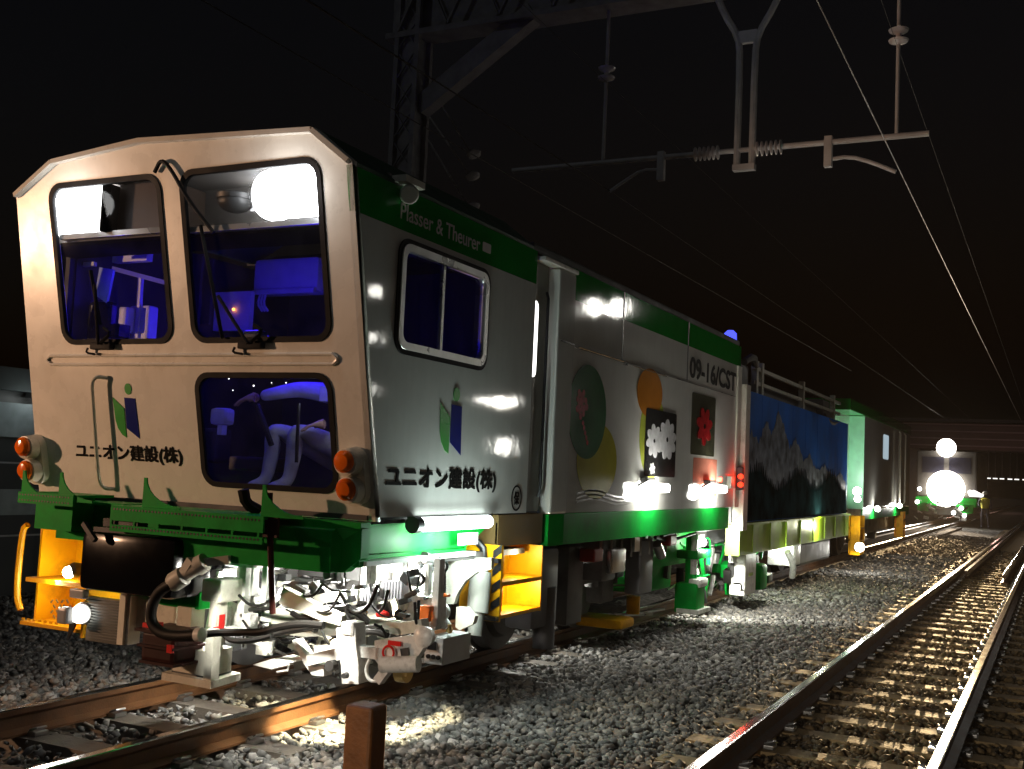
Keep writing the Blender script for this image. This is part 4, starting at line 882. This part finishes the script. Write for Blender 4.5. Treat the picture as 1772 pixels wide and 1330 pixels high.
# valve block and white posts
mb = MB()
for u0, v0, u1, v1, Y, d in ((624, 978, 633, 1040, 5.7, .05), (640, 975, 650, 1010, 5.75, .05), (656, 970, 664, 1005, 5.75, .05), (690, 968, 697, 1030, 5.8, .04), (748, 966, 759, 1085, 5.75, .06), (700, 1000, 706, 1040, 5.8, .04), (735, 975, 742, 1030, 5.9, .04), (680, 1030, 755, 1086, 5.85, .12), (605, 1020, 618, 1036, 5.7, .08)): mb.quadbox(u0, v0, u1, v1, Y, d, .004)
P(mb, 'valve_frame', mwhite)
mb = MB(); mb.quadbox(672, 968, 690, 1040, 6.1, .05); mb.quadbox(705, 965, 745, 1035, 6.15, .05); P(mb, 'rear_panel', cream)
mb = MB()
for k in range(7): mb.quadbox(660+k*5.2, 1006, 663.6+k*5.2, 1036, 5.72, .08)
for k in range(4): mb.quadbox(626+k*5, 1016, 629+k*5, 1040, 5.68, .06)
mb.quadbox(658, 1010, 697, 1034, 5.76, .1); P(mb, 'valve_block', paint('silver_grey', (.5, .5, .55), .35, metal=.3))
mb = MB(); mb.quadbox(636, 1036, 684, 1088, 5.95, .1); mb.lathe([(.035, 0), (.032, .02)], onY(692, 1063, 5.83), (0, -1, 0), 18); mb.quadbox(716, 1043, 721, 1075, 5.84, .01); P(mb, 'valve_cover', dark)
mb = MB()
for k in range(6): mb.cyl(onY(655+k*5, 1046, 5.92), onY(655+k*5, 1054, 5.92), .008, 6)
P(mb, 'valve_stem', chrome)
mb = MB(); mb.quadbox(726, 1048, 744, 1058, 5.7, .05, .008); mb.prism([onY(u, v, 5.7) for u, v in ((727, 1056), (742, 1056), (740, 1076), (735, 1072), (730, 1082), (724, 1080))], (0, .04, 0)); mb.quadbox(760, 1027, 775, 1033, 5.9, .04, .01); P(mb, 'orange_hook', orange)
# grey control box, damper, fender
mb = MB(); mb.box(onY(775, 1120, 5.95), (.13, .34, .16), bev=.006); cb = P(mb, 'control_case', paint('case_grey', (.62, .62, .62), .45))
c = onY(775, 1120, 5.95); mb = MB(); mb.box(c+Vector((-.02, -.172, .03)), (.07, .01, .05))
for k in (-1, 0, 1): mb.cyl(c+Vector((.035*k, -.17, -.035)), c+Vector((.035*k, -.178, -.035)), .014, 12)
P(mb, 'socket', black, cb)
mb = MB(); c = onY(832, 990, 6.75); d = onY(826, 1060, 6.7); mb.cyl(c, d, .075, 22); mb.cyl(d, d+Vector((0, -.03, -.15)), .05, 16); mb.cyl(c, c+Vector((0, 0, .1)), .05, 16); P(mb, 'damper', paint('damper_grey', (.42, .42, .38), .5), None, True)
mb = MB(); pts = [onY(u, v, 6.45) for u, v in ((772, 972), (850, 965), (850, 985), (825, 990), (805, 1005), (792, 1025), (785, 1045), (772, 1045))]; mb.prism(pts, (0, .04, 0)); mb.prism([onY(u, v, 6.4) for u, v in ((790, 1050), (805, 1050), (822, 1066), (818, 1080), (795, 1090), (788, 1085))], (0, .05, 0)); P(mb, 'wheel_fender', cream)
mb = MB(); mb.lathe([(.055, 0), (.05, .03)], onY(765, 1058, 6.0), (.3, -1, 0), 18); mb.bar(onY(762, 1065, 6.0), onY(775, 1085, 6.0), .05, .04); P(mb, 'lever_eye', mwhite, None, True)
mb = MB(); mb.cyl(onY(778, 1095, 5.9), onY(778, 1080, 5.9), .012); mb.sph(onY(778, 1090, 5.9), .02); P(mb, 'brass_nipple', paint('brass', (.7, .5, .2), .3, metal=.8))
# crowd of small fittings deeper in
mb = MB(); rh = random.Random(21)
for _ in range(26):
    u, v, Y = rh.uniform(400, 720), rh.uniform(985, 1100), rh.uniform(5.3, 5.75); du = rh.uniform(-70, 70); dv = rh.uniform(5, 45)
    mb.tube([onY(u, v, Y), onY(u+du*.3, v+dv, Y-.03), onY(u+du*.7, v+dv*1.1, Y), onY(u+du, v+rh.uniform(-10, 25), Y+.1)], rh.uniform(.005, .013), 7, 2)
P(mb, 'hydraulic_hose', hosem, None, True)
mb = MB()
for _ in range(22):
    u, v, Y = rh.uniform(400, 720), rh.uniform(990, 1095), rh.uniform(5.45, 5.8); p = onY(u, v, Y)
    mb.box(p, (rh.uniform(.03, .09), .05, rh.uniform(.02, .07)), Euler((0, rh.uniform(-.6, .6), 0)).to_matrix(), .005)
P(mb, 'fitting', dark, None)
for name, mat, n in (('pipe_run', mwhite, 26), ('pipe_run', steel, 26), ('clamp', cream, 40), ('fitting', dark, 40), ('bolt', chrome, 70)):
    mb = MB()
    for _ in range(n):
        u = random.uniform(390, 745); v = random.uniform(985, 1125); Y = random.uniform(5.75, 6.4); p = onY(u, v, Y)
        if p.z < .12 or p.z > .93: continue
        if name == 'pipe_run':
            d = Vector((random.uniform(-.25, .25), random.uniform(-.1, .3), random.uniform(-.12, .12))); q = p+d+Vector((0, 0, -.05)); q.z = min(max(q.z, .15), .92); mb.tube([p, p+d*.5, q], random.uniform(.006, .016), 7, 1)
        elif name == 'bolt': mb.cyl(p, p+Vector((0, -.03, 0)), random.uniform(.008, .018), 8)
        else: mb.box(p, (random.uniform(.03, .12), random.uniform(.03, .1), random.uniform(.02, .1)), Euler((0, random.uniform(-.4, .4), random.uniform(-.3, .3))).to_matrix(), .004)
    P(mb, name, mat, None)
# under-cab work lamps
for (u, v, Y, pw, r) in ((420, 1000, 5.75, 48, .04), (405, 1062, 5.75, 26, .04), (500, 1000, 6.0, 40, .035), (600, 1000, 5.7, 42, .035), (720, 985, 6.0, 20, .035)):
    c = onY(u, v, Y); 
    lamp('POINT', c+Vector((0, -.1, -.02)), pw, (1, .98, .9), radius=.05)
    c.z = .90; r *= .5; mb = MB(); mb.sph(c, r, u=12, v=8); P(mb, 'work_lamp', WORK, None, True)
    mb = MB(); mb.lathe([(r*1.25, 0), (r*1.3, .05), (r*.6, .09)], c+Vector((0, .01, .01)), (0, 1, .4), 14); P(mb, 'work_lamp_case', dark, None, True)
lamp('SPOT', (1.30, 5.85, .72), 1000, (1, .88, .55), (.86, 6.2, -.2), 76, .4, .03)
lamp('SPOT', (1.25, 4.90, .96), 95, (1, .97, .86), (1.2, 5.25, .35), 75, .5, .03)
lamp('SPOT', (.55, 4.98, .84), 34, (1, .97, .86), (.62, 5.6, .3), 75, .5, .03)

# --- tamping and lifting gear, green, half way along
def rig(y0, y1, n, seed, mats):
    rd = random.Random(seed)
    for mat, k in mats:
        mb = MB()
        for _ in range(n*k):
            y = rd.uniform(y0, y1); z = rd.uniform(.1, .9); x = rd.uniform(.65, 1.28)
            t = rd.random()
            if t < .4: mb.box((x, y, z), (rd.uniform(.05, .2), rd.uniform(.05, .3), rd.uniform(.05, .28)), Euler((rd.uniform(-.3, .3), 0, 0)).to_matrix(), .008)
            elif t < .7: mb.cyl((x, y, z), (x, y+rd.uniform(-.2, .2), max(.03, z-rd.uniform(.1, .4))), rd.uniform(.015, .05), 10)
            else: mb.tube([(x+.1, y, z), (x+.16, y+rd.uniform(.1, .4), z-rd.uniform(-.1, .2)), (x+.05, y+rd.uniform(.3, .7), max(.05, z-rd.uniform(0, .4)))], rd.uniform(.008, .018), 7, 2)
        P(mb, 'tamping_gear', mat, None, True)
rig(12.3, 16.2, 15, 3, ((green, 2), (mwhite, 1), (dark, 1), (hosem, 1)))
mb = MB(); mb.b(1.15, 1.36, 14.25, 14.85, .05, .62, .03); P(mb, 'tool_box', mwhite)
mb = MB(); mb.b(1.36, 1.365, 14.45, 14.65, .30, .34); P(mb, 'tool_box_mark', lime)
mb = MB(); mb.b(1.05, 1.32, 12.25, 12.6, .0, .35, .04); mb.cyl((1.2, 12.4, .35), (1.2, 12.4, .9), .07); mb.b(1.05, 1.3, 12.3, 12.9, .62, .72, .02); mb.b(1.1, 1.34, 15.2, 15.6, .05, .4, .05); P(mb, 'tamping_head', green, None, True)
mb = MB(); mb.cyl((1.24, 12.36, .45), (1.24, 12.36, .92), .04); mb.b(1.1, 1.36, 12.2, 12.7, .015, .06); mb.b(1.2, 1.34, 12.3, 12.65, .30, .40, .03); P(mb, 'tamping_cylinder', mwhite, None, True)
mb = MB(); mb.b(.9, 1.3, 17.4, 18.0, .25, .62, .03); mb.tube([(1.3, 17.0, .5), (1.36, 17.2, .3), (1.3, 17.4, .1)], .05, 10, 2); P(mb, 'rail_clamp', mwhite, None, True)
mb = MB(); mb.b(.85, 1.25, 18.2, 20.8, .2, .58, .05); P(mb, 'rear_bogie', greyb)
mb = MB(); mb.b(-.9, .9, 14.0, 31, .7, .98); mb.b(-1.1, 1.1, 23.5, 31, .5, 1.06); P(mb, 'underframe', dark)
for (x, y, z, pw, tx, ty) in ((1.25, 12.9, .88, 300, 1.0, 14.9), (1.28, 15.9, .8, 110, 1.1, 16.6), (1.3, 18.3, .8, 120, 1.1, 19.4)):
    lamp('SPOT', (x, y, z), pw, (1, .98, .85), (tx, ty, -.2), 120, .5, .04)
for (x, y, z) in ((1.22, 12.75, .80), (1.26, 16.2, .5), (1.2, 17.2, .62)):
    mb = MB(); mb.sph((x, y, z), .05); P(mb, 'work_lamp', WORK, None, True); lamp('POINT', (x+.14, y, z-.05), 24, (.95, 1, .88), radius=.05)
lamp('POINT', (1.52, 18.7, .86), 24, (1, 1, .7), radius=.05)
lamp('POINT', (.2, 9.6, .55), 70, (1, 1, .9), radius=.05)   # work lamp between the bogie wheels
mb = MB(); mb.sph((.2, 9.6, .62), .05); P(mb, 'work_lamp', WORK, None, True)

# ================================================================== OTHER THINGS ON THE LINE
# brown marker post
mb = MB(); px, py_ = 2.74, 3.42
pr = [(-.058, -.05), (.058, -.05), (.058, .06), (-.058, .06)]
mb.b(px-.058, px+.058, py_-.05, py_+.06, -.30, .675); bm = mb.bm
o = mb.obj('marker_post', brown); tag(o, 'brown square wooden marker post in the ballast at the bottom edge', 'post')
bv = o.modifiers.new('b', 'BEVEL'); bv.width = .012; bv.segments = 2

# distant work train
DT = thing('distant_work_train', (0, 59, 0), 'distant work train with blinding headlamps on the machine track', 'rail machine')
FYD = 59
mb = MB(); mb.b(-1.42, 1.42, FYD, FYD+9, 1.2, 3.5, .08); P(mb, 'cab_body', paint('far_cab_darkened', (.05, .045, .04), .6), DT)  # pale cab darkened in colour so its own lamps leave it dim
mb = MB(); mb.b(-1.15, -.12, FYD-.02, FYD, 2.4, 3.2); mb.b(.12, 1.15, FYD-.02, FYD, 2.4, 3.2); P(mb, 'windscreen', paint('dark_glass', (.02, .02, .03), .1), DT)
mb = MB(); mb.b(-1.42, 1.42, FYD-.25, FYD+9, .75, 1.18, .03); mb.b(-1.3, -.8, FYD-.5, FYD-.25, .45, .9, .05); mb.b(.8, 1.3, FYD-.5, FYD-.25, .45, .9, .05); P(mb, 'headstock', green, DT)
mb = MB(); mb.b(-1.0, 1.0, FYD+.3, FYD+8, .3, .75); P(mb, 'underframe', dark, DT)
for sx in (-.6, .6):
    mb = MB(); mb.cyl((sx-.07, FYD+1.5, .43), (sx+.07, FYD+1.5, .43), .43, 24); P(mb, 'wheel', greyb, DT, True)
FAR = glow('far_headlamp_glare', (1, .93, .82), 22)
for (x, z, r) in ((0, 3.66, .46), (0, 1.62, .90)):  # discs widened to the size of the lamps' glare
    mb = MB(); mb.lathe([(r, 0), (r*.9, .06), (.02, .10)], (x, FYD-.3, z), (0, -1, 0), 28); P(mb, 'headlamp', FAR, DT, True)
for (x, z) in ((-1.2, 1.55), (1.15, 1.5), (-1.3, .9), (.9, .35), (.75, .7), (.4, .45)):
    mb = MB(); mb.sph((x, FYD-.5, z), .10); P(mb, 'work_lamp', glow('far_lamp', (1, .95, .9), 14), DT, True)
mb = MB(); mb.prism([(1.0, FYD-.4, 1.55), (1.3, FYD-.4, 1.62), (1.75, FYD-.4, 1.4), (1.7, FYD-.4, 1.28), (1.1, FYD-.4, 1.3)], (0, .3, 0)); P(mb, 'glowing_hood', glow('glowing_hood', (1, .95, .92), 2.5), DT)  # lamplight on the hood put in as a glow of its own
mb = MB()
for k in range(26): x, z = random.uniform(-1.4, 1.5), random.uniform(.1, 1.1); mb.box((x, FYD-.45, z), (random.uniform(.05, .3), .1, random.uniform(.03, .15)), Euler((0, random.uniform(-.7, .7), 0)).to_matrix())
P(mb, 'coupling_gear', mwhite, DT)

# distant worker
def worker():
    x, y = 1.86, 58.0
    p = thing('person', (x, y, -.2), 'distant worker in a yellow vest standing beside the far headlamps', 'person')
    g = -.2
    c = [[('pel', (x, y, g+.95), .13), ('sp', (x, y, g+1.2), .14), ('ch', (x, y, g+1.42), .15), ('nk', (x, y, g+1.52), .06), ('hd', (x, y-.02, g+1.64), .10), ('ht', (x, y-.02, g+1.74), .06)],
         [('ch', 0, 0), ('sl', (x-.19, y, g+1.42), .07), ('el', (x-.30, y-.12, g+1.18), .05), ('wl', (x-.22, y-.3, g+1.05), .035)],
         [('ch', 0, 0), ('sr', (x+.19, y, g+1.42), .07), ('er', (x+.28, y-.02, g+1.14), .05), ('wr', (x+.26, y-.12, g+.9), .035)],
         [('pel', 0, 0), ('hl', (x-.1, y, g+.88), .095), ('kl', (x-.13, y-.05, g+.48), .065), ('al', (x-.14, y+.02, g+.08), .045), ('fl', (x-.15, y-.16, g+.04), .04)],
         [('pel', 0, 0), ('hr', (x+.1, y, g+.88), .095), ('kr', (x+.14, y+.08, g+.48), .065), ('ar', (x+.16, y+.18, g+.08), .045), ('fr', (x+.17, y+.02, g+.04), .04)]]
    skin('body', c, paint('navy_workwear', (.05, .05, .09), .8), None, None, p, 1)
    mb = MB(); mb.lathe([(.17, 0), (.2, .2), (.22, .45), (.1, .52)], (x, y, g+.95), (0, 0, 1), 18); mb.obj('safety_vest', glow('vest_retroreflection', (.8, .62, .02), .5) if False else paint('vest_yellow', (.85, .75, .03), .5), p, True)
    mb = MB(); mb.sph((x, y-.02, g+1.70), .13, (1, 1.15, .8)); mb.obj('helmet', mwhite, p, True)
worker()

# ================================================================== OVERHEAD LINE
galv = paint('galvanised_steel', (.34, .33, .33), .7, var=.2, spec=.15, dirt=(.08, .06, .05), damt=.4)
porc = paint('porcelain', (.75, .72, .72), .2)
GY = 12.5
galp = paint('galvanised_pipe', (.55, .53, .52), .5, var=.15)
G = thing('catenary_gantry', (-3.05, GY, 0), 'tall steel overhead line gantry standing behind the machine and spanning both tracks', 'gantry')
mb = MB()
for sx in (-.16, .16):
    for sy in (-.16, .16): mb.b(-3.05+sx-.035, -3.05+sx+.035, GY+sy-.035, GY+sy+.035, -.3, 9.2)
mb.b(-3.05-.13, -3.05+.13, GY-.13, GY+.13, -.3, 9.2)
for k in range(22):
    z = .1+k*.42
    for e in (-1, 1): mb.bar((-3.05-.16, GY-.165, z), (-3.05+.16, GY-.165, z+.42), .03, .012) if e*(-1)**k > 0 else mb.bar((-3.05+.16, GY-.165, z), (-3.05-.16, GY-.165, z+.42), .03, .012)
P(mb, 'column', galv, G)
mb = MB()
mb.b(-3.4, 7.5, GY-.2, GY+.2, 7.42, 7.5); mb.b(-3.4, 7.5, GY-.2, GY+.2, 8.3, 8.38); mb.b(-3.4, 7.5, GY-.02, GY+.02, 7.5, 8.3)
for k in range(14): x = -3.2+k*.78; mb.bar((x, GY-.18, 7.5), (x+.39, GY-.18, 8.3), .06, .03); mb.bar((x+.39, GY-.18, 8.3), (x+.78, GY-.18, 7.5), .06, .03)
P(mb, 'beam', galv, G)
mb = MB(); mb.bar((-2.88, GY, 6.45), (-1.2, GY, 7.55), .26, .2, up=(0, 1, 0)); P(mb, 'diagonal_brace', galv, G)
mb = MB()
for s in (-1, 1):
    mb.tube([(1.65+s*.42, GY, 7.45), (1.65+s*.30, GY, 7.15), (1.65+s*.12, GY, 6.85), (1.65+s*.09, GY, 6.6), (1.65+s*.09, GY, 5.25)], .042, 8, 1)
mb.b(1.52, 1.78, GY-.05, GY+.05, 5.2, 5.27); mb.b(1.54, 1.76, GY-.03, GY+.03, 6.75, 6.9); P(mb, 'hanging_bracket', galp, G)
mb = MB(); mb.cyl((-1.42, GY, 5.45), (1.05, GY, 5.45), .033, 12); mb.cyl((2.1, GY, 5.45), (3.70, GY, 5.45), .033, 12)
for x in (.62, 2.62): mb.b(x-.045, x+.045, GY-.04, GY+.04, 5.16, 5.52, .01)
P(mb, 'cross_pipe', galp, G, True)
def insul(a, d, n, r, mb, pitch=.055):
    d = Vector(d).normalized(); a = Vector(a); prof = []
    for k in range(n): prof += [(.03, k*pitch), (r, k*pitch+.018), (r*.95, k*pitch+.026), (.03, k*pitch+.036)]
    prof += [(.03, n*pitch)]; mb.lathe(prof, a, d, 18)
for x0 in (1.03, 1.78):
    mb = MB(); insul((x0, GY, 5.45), (1, 0, 0), 6, .085, mb); P(mb, 'insulator', porc, G, True)
mb = MB(); mb.cyl((1.36, GY, 5.45), (1.80, GY, 5.45), .03); P(mb, 'insulator_clamp', galp, G)
for x in (-.15, 3.36):
    mb = MB(); mb.cyl((x, GY, 7.45), (x, GY, 6.72), .022); mb.cyl((x, GY, 6.5), (x, GY, 5.48), .022); P(mb, 'suspension_rod', galp, G, True)
    mb = MB(); mb.lathe([(.02, 0), (.10, .03), (.11, .05), (.03, .07), (.03, .12), (.10, .15), (.11, .17), (.02, .2)], (x, GY, 6.5), (0, 0, 1), 20); P(mb, 'insulator', porc, G, True)
mb = MB(); mb.tube([onY(u, v, GY) for u, v in ((1140, 293), (1110, 294), (1085, 310), (1055, 331))], .02, 8, 1); mb.tube([onY(u, v, GY) for u, v in ((1432, 276), (1470, 270), (1510, 281), (1550, 297))], .024, 8, 1); P(mb, 'registration_arm', galp, G, True)
# disc insulators behind the roof
for (u, v) in ((822, 272), (820, 310), (820, 363)):
    c = onY(u, v, 13.4)
    mb = MB(); mb.lathe([(.02, 0), (.09, .02), (.105, .06), (.06, .10), (.02, .12)], c, (-.3, 0, .8), 20); P(mb, 'disc_insulator', porc, G, True)
mb = MB()
for (u, v), (a, b) in (((820, 272), (762, 178)), ((818, 310), (735, 190)), ((815, 365), (725, 215))): mb.cyl(onY(u, v, 13.4), onY(a, b, 13.4), .012, 6)
P(mb, 'stay_wire', galv, G)
# wires, slack between supports
wire_m = paint('contact_wire_copper', (.12, .09, .075), .4, metal=.6)
wire_d = paint('dim_wire', (.02, .017, .015), .6, metal=.3)  # darker copy for wires left unlit, the dimness put into the colour
def wire(x, z, y0, y1, r, label, x1=None, z1=None, cat='wire', name='contact_wire'):
    mb = MB(); x1 = x if x1 is None else x1; z1 = z if z1 is None else z1
    mb.tube([(x+(x1-x)*t, y0+(y1-y0)*t, z+(z1-z)*t) for t in np.linspace(0, 1, 12)], r, 6)
    return tag(mb.obj(name, wire_m if 'bright' in label and name == 'contact_wire' else wire_d, None, True), label, cat)
wire(3.38, 5.1, 2, 90, .006, 'bright contact wire above the empty right-hand track')
wire(-.32, 5.08, 2.5, 12.5, .008, 'contact wire over the beige cab at the top left', x1=-.04)
wire(-.04, 5.08, 12.5, 90, .003, 'contact wire running above the machine roof into the distance')
wire(-1.95, 5.62, 3, 40, .006, 'feeder wire glinting left of the gantry column', x1=-1.6)
wire(3.36, 6.5, 2, 90, .0025, 'thin messenger wire above the bright contact wire', z1=6.1, name='messenger_wire')
wire(-.12, 6.5, 2, 90, .0025, 'thin messenger wire above the machine', z1=6.2, name='messenger_wire')

# ================================================================== BACKGROUND
mb = MB(); mb.b(-9, -6.0, 2, 24, -.3, 2.0); LB = thing('lineside_building', (-7.5, 13, -.3), 'low dark lineside building left of the cab with pale bands', 'building')
P(mb, 'wall', paint('building_wall', (.03, .035, .038), .7), LB)
mb = MB(); mb.b(-6.0, -5.97, 2, 24, 1.66, 2.06); mb.b(-6.0, -5.97, 2, 24, .75, 1.05); P(mb, 'wall_panel', paint('building_panel', (.20, .23, .24), .6, var=.2), LB)
mb = MB(); mb.b(-9.2, -5.8, 1.8, 24.2, 2.2, 2.46); P(mb, 'roof', paint('building_roof', (.11, .12, .12), .7), LB)
mb = MB(); mb.b(-8.9, -6.05, 2, 24, 2.0, 2.2); P(mb, 'soffit', dark, LB)
mb = MB()
for k in range(10): mb.b(-5.97, -5.94, 3+k*1.7, 3.03+k*1.7, -.3, 1.6)
mb.b(-5.97, -5.95, 2, 24, 1.35, 1.37); mb.b(-5.97, -5.95, 2, 24, .5, .52); P(mb, 'wall_seam', grey, LB)
WL = thing('wall_lamp', (-5.85, 9.1, 2.13), 'small white lamp on the dark building at the left edge', 'lamp')
mb = MB(); mb.sph((-5.82, 9.05, 2.12), .035, (1, 1.6, 1)); P(mb, 'bulb', glow('wall_lamp_glow', (.95, 1, .97), 14), WL, True)
mb = MB(); mb.b(-5.97, -5.85, 9.0, 9.1, 2.13, 2.2); P(mb, 'bracket', dark, WL)
lamp('POINT', (-5.6, 8.9, 2.05), 1.6, (.85, 1, .98), radius=.04)

SB = thing('footbridge', (0, 118, 0), 'dim reddish covered bridge spanning the tracks far behind the headlamps', 'bridge')
fb = paint('bridge_cladding', (.16, .10, .09), .7, var=.2, scale=.4)
mb = MB(); mb.b(-20, 22, 116, 121, 5.6, 8.2)
P(mb, 'bridge_wall', fb, SB)
mb = MB()
for z in (5.9, 6.6, 7.3, 8.0): mb.b(-20, 22, 115.9, 116, z, z+.12)
P(mb, 'bridge_rib', paint('bridge_rib_paint', (.4, .3, .3), .6), SB)
mb = MB(); mb.b(-20, 22, 115.6, 121.4, 8.3, 8.6); P(mb, 'bridge_roof', dark, SB)
mb = MB()
for x in (-8, 8.5): mb.b(x-.4, x+.4, 117, 119, -.3, 5.6)
P(mb, 'bridge_pier', grey, SB)
lamp('POINT', (0, 108, 3.2), 120, (1, .55, .45), radius=.3)
for k, x in enumerate((-1.0, -.4, .2, .9, 1.5, 2.2, 3.0, 3.9)):
    PLm = thing('platform_lamp', (x, 116, 2.9), 'tiny white lamp in the distant row below the bridge', 'lamp', 'distant row of platform lamps')
    mb = MB(); mb.b(x-.2, x+.2, 115.8, 116, 2.84, 2.94); P(mb, 'tube', glow('platform_glow', (1, .97, .92), 1.6), PLm)
    mb = MB(); mb.b(x-.02, x+.02, 115.9, 116, 2.94, 5.6); P(mb, 'rod', dark, PLm)

# floodlights standing outside the frame
def flood(name, loc, tgt, label, s=.28, lampdots=1, st=40, rows=(0,)):
    x, y, z = loc; p = thing(name, (x, y, -.25), label, 'floodlight')
    mb = MB(); mb.cyl((x, y, -.25), (x, y, z-.2), .03 if z < 4 else .07)
    for a in (0, 2.1, 4.2): mb.cyl((x, y, .7), (x+.5*math.cos(a), y+.5*math.sin(a), -.25), .02)
    P(mb, 'mast', dark, p, True)
    d = (Vector(tgt)-Vector(loc)); d.z = 0; d.normalize(); sd = Vector((-d.y, d.x, 0))
    for k, dz in [(k, dz) for k in range(lampdots) for dz in rows]:
        c = Vector(loc)+sd*(k-(lampdots-1)/2)*s*2.3-d*.06+Vector((0, 0, dz))
        mb = MB(); mb.lathe([(s*.5, -.1), (s, 0), (s*1.02, .01)], c-d*.02, d, 20); P(mb, 'lamp_case', dark, p, True)
        mb = MB(); mb.lathe([(s*.92, 0), (s*.9, .01)], c, d, 20); P(mb, 'lens', glow('flood_lens_%d' % st, (1, .97, .88), st), p, True)
flood('floodlight', (-6.5, .4, 2.2), (.1, 5.3, 2.3), 'tripod floodlight beside the line left of the cab', .12, 1, 12)
flood('floodlight', (7.45, 23.95, 5.5), (1.4, 12, 2), 'mast floodlight right of the tracks', .26, 2, 14)
flood('floodlight', (7.45, 18.5, 2.85), (1.4, 9, 1.5), 'four-lamp tripod floodlight right of the tracks', .085, 4, 24)
flood('floodlight', (8.3, 2.9, 4.2), (2.4, 8.5, 1), 'added mast floodlight behind the right-hand track, for fill', .09, 1, 20)

flood('floodlight', (3.2, -9.05, 2.35), (3, 7, 2.3), 'added tripod floodlight behind the camera that lights the ballast', .12, 1, 12)
flood('floodlight', (7.45, 18.9, 2.0), (1.4, 9, 1.5), 'single low floodlight right of the tracks', .19, 1, 16)
flood('floodlight', (7.45, 14.2, 3.5), (1.4, 7, 2), 'three-head lamp tower right of the tracks', .10, 1, 18, (-.8, 0, .75))
# ================================================================== night haze, added for a glow around the lamps
mb = MB(); mb.b(-60, 60, -30, 126, -1.4, 13)
hm = bpy.data.materials.new('haze'); hm.use_nodes = True; hn = hm.node_tree; hn.nodes.clear()
ho = hn.nodes.new('ShaderNodeOutputMaterial'); hv = hn.nodes.new('ShaderNodeVolumePrincipled')
hv.inputs['Color'].default_value = (.95, .85, .85, 1); hv.inputs['Density'].default_value = .00008; hv.inputs['Anisotropy'].default_value = .55
hn.links.new(hv.outputs[0], ho.inputs['Volume'])
hz = mb.obj('haze', hm); hz['kind'] = 'stuff'; hz['label'] = 'thin night haze added over the railway yard for glow around its lamps'
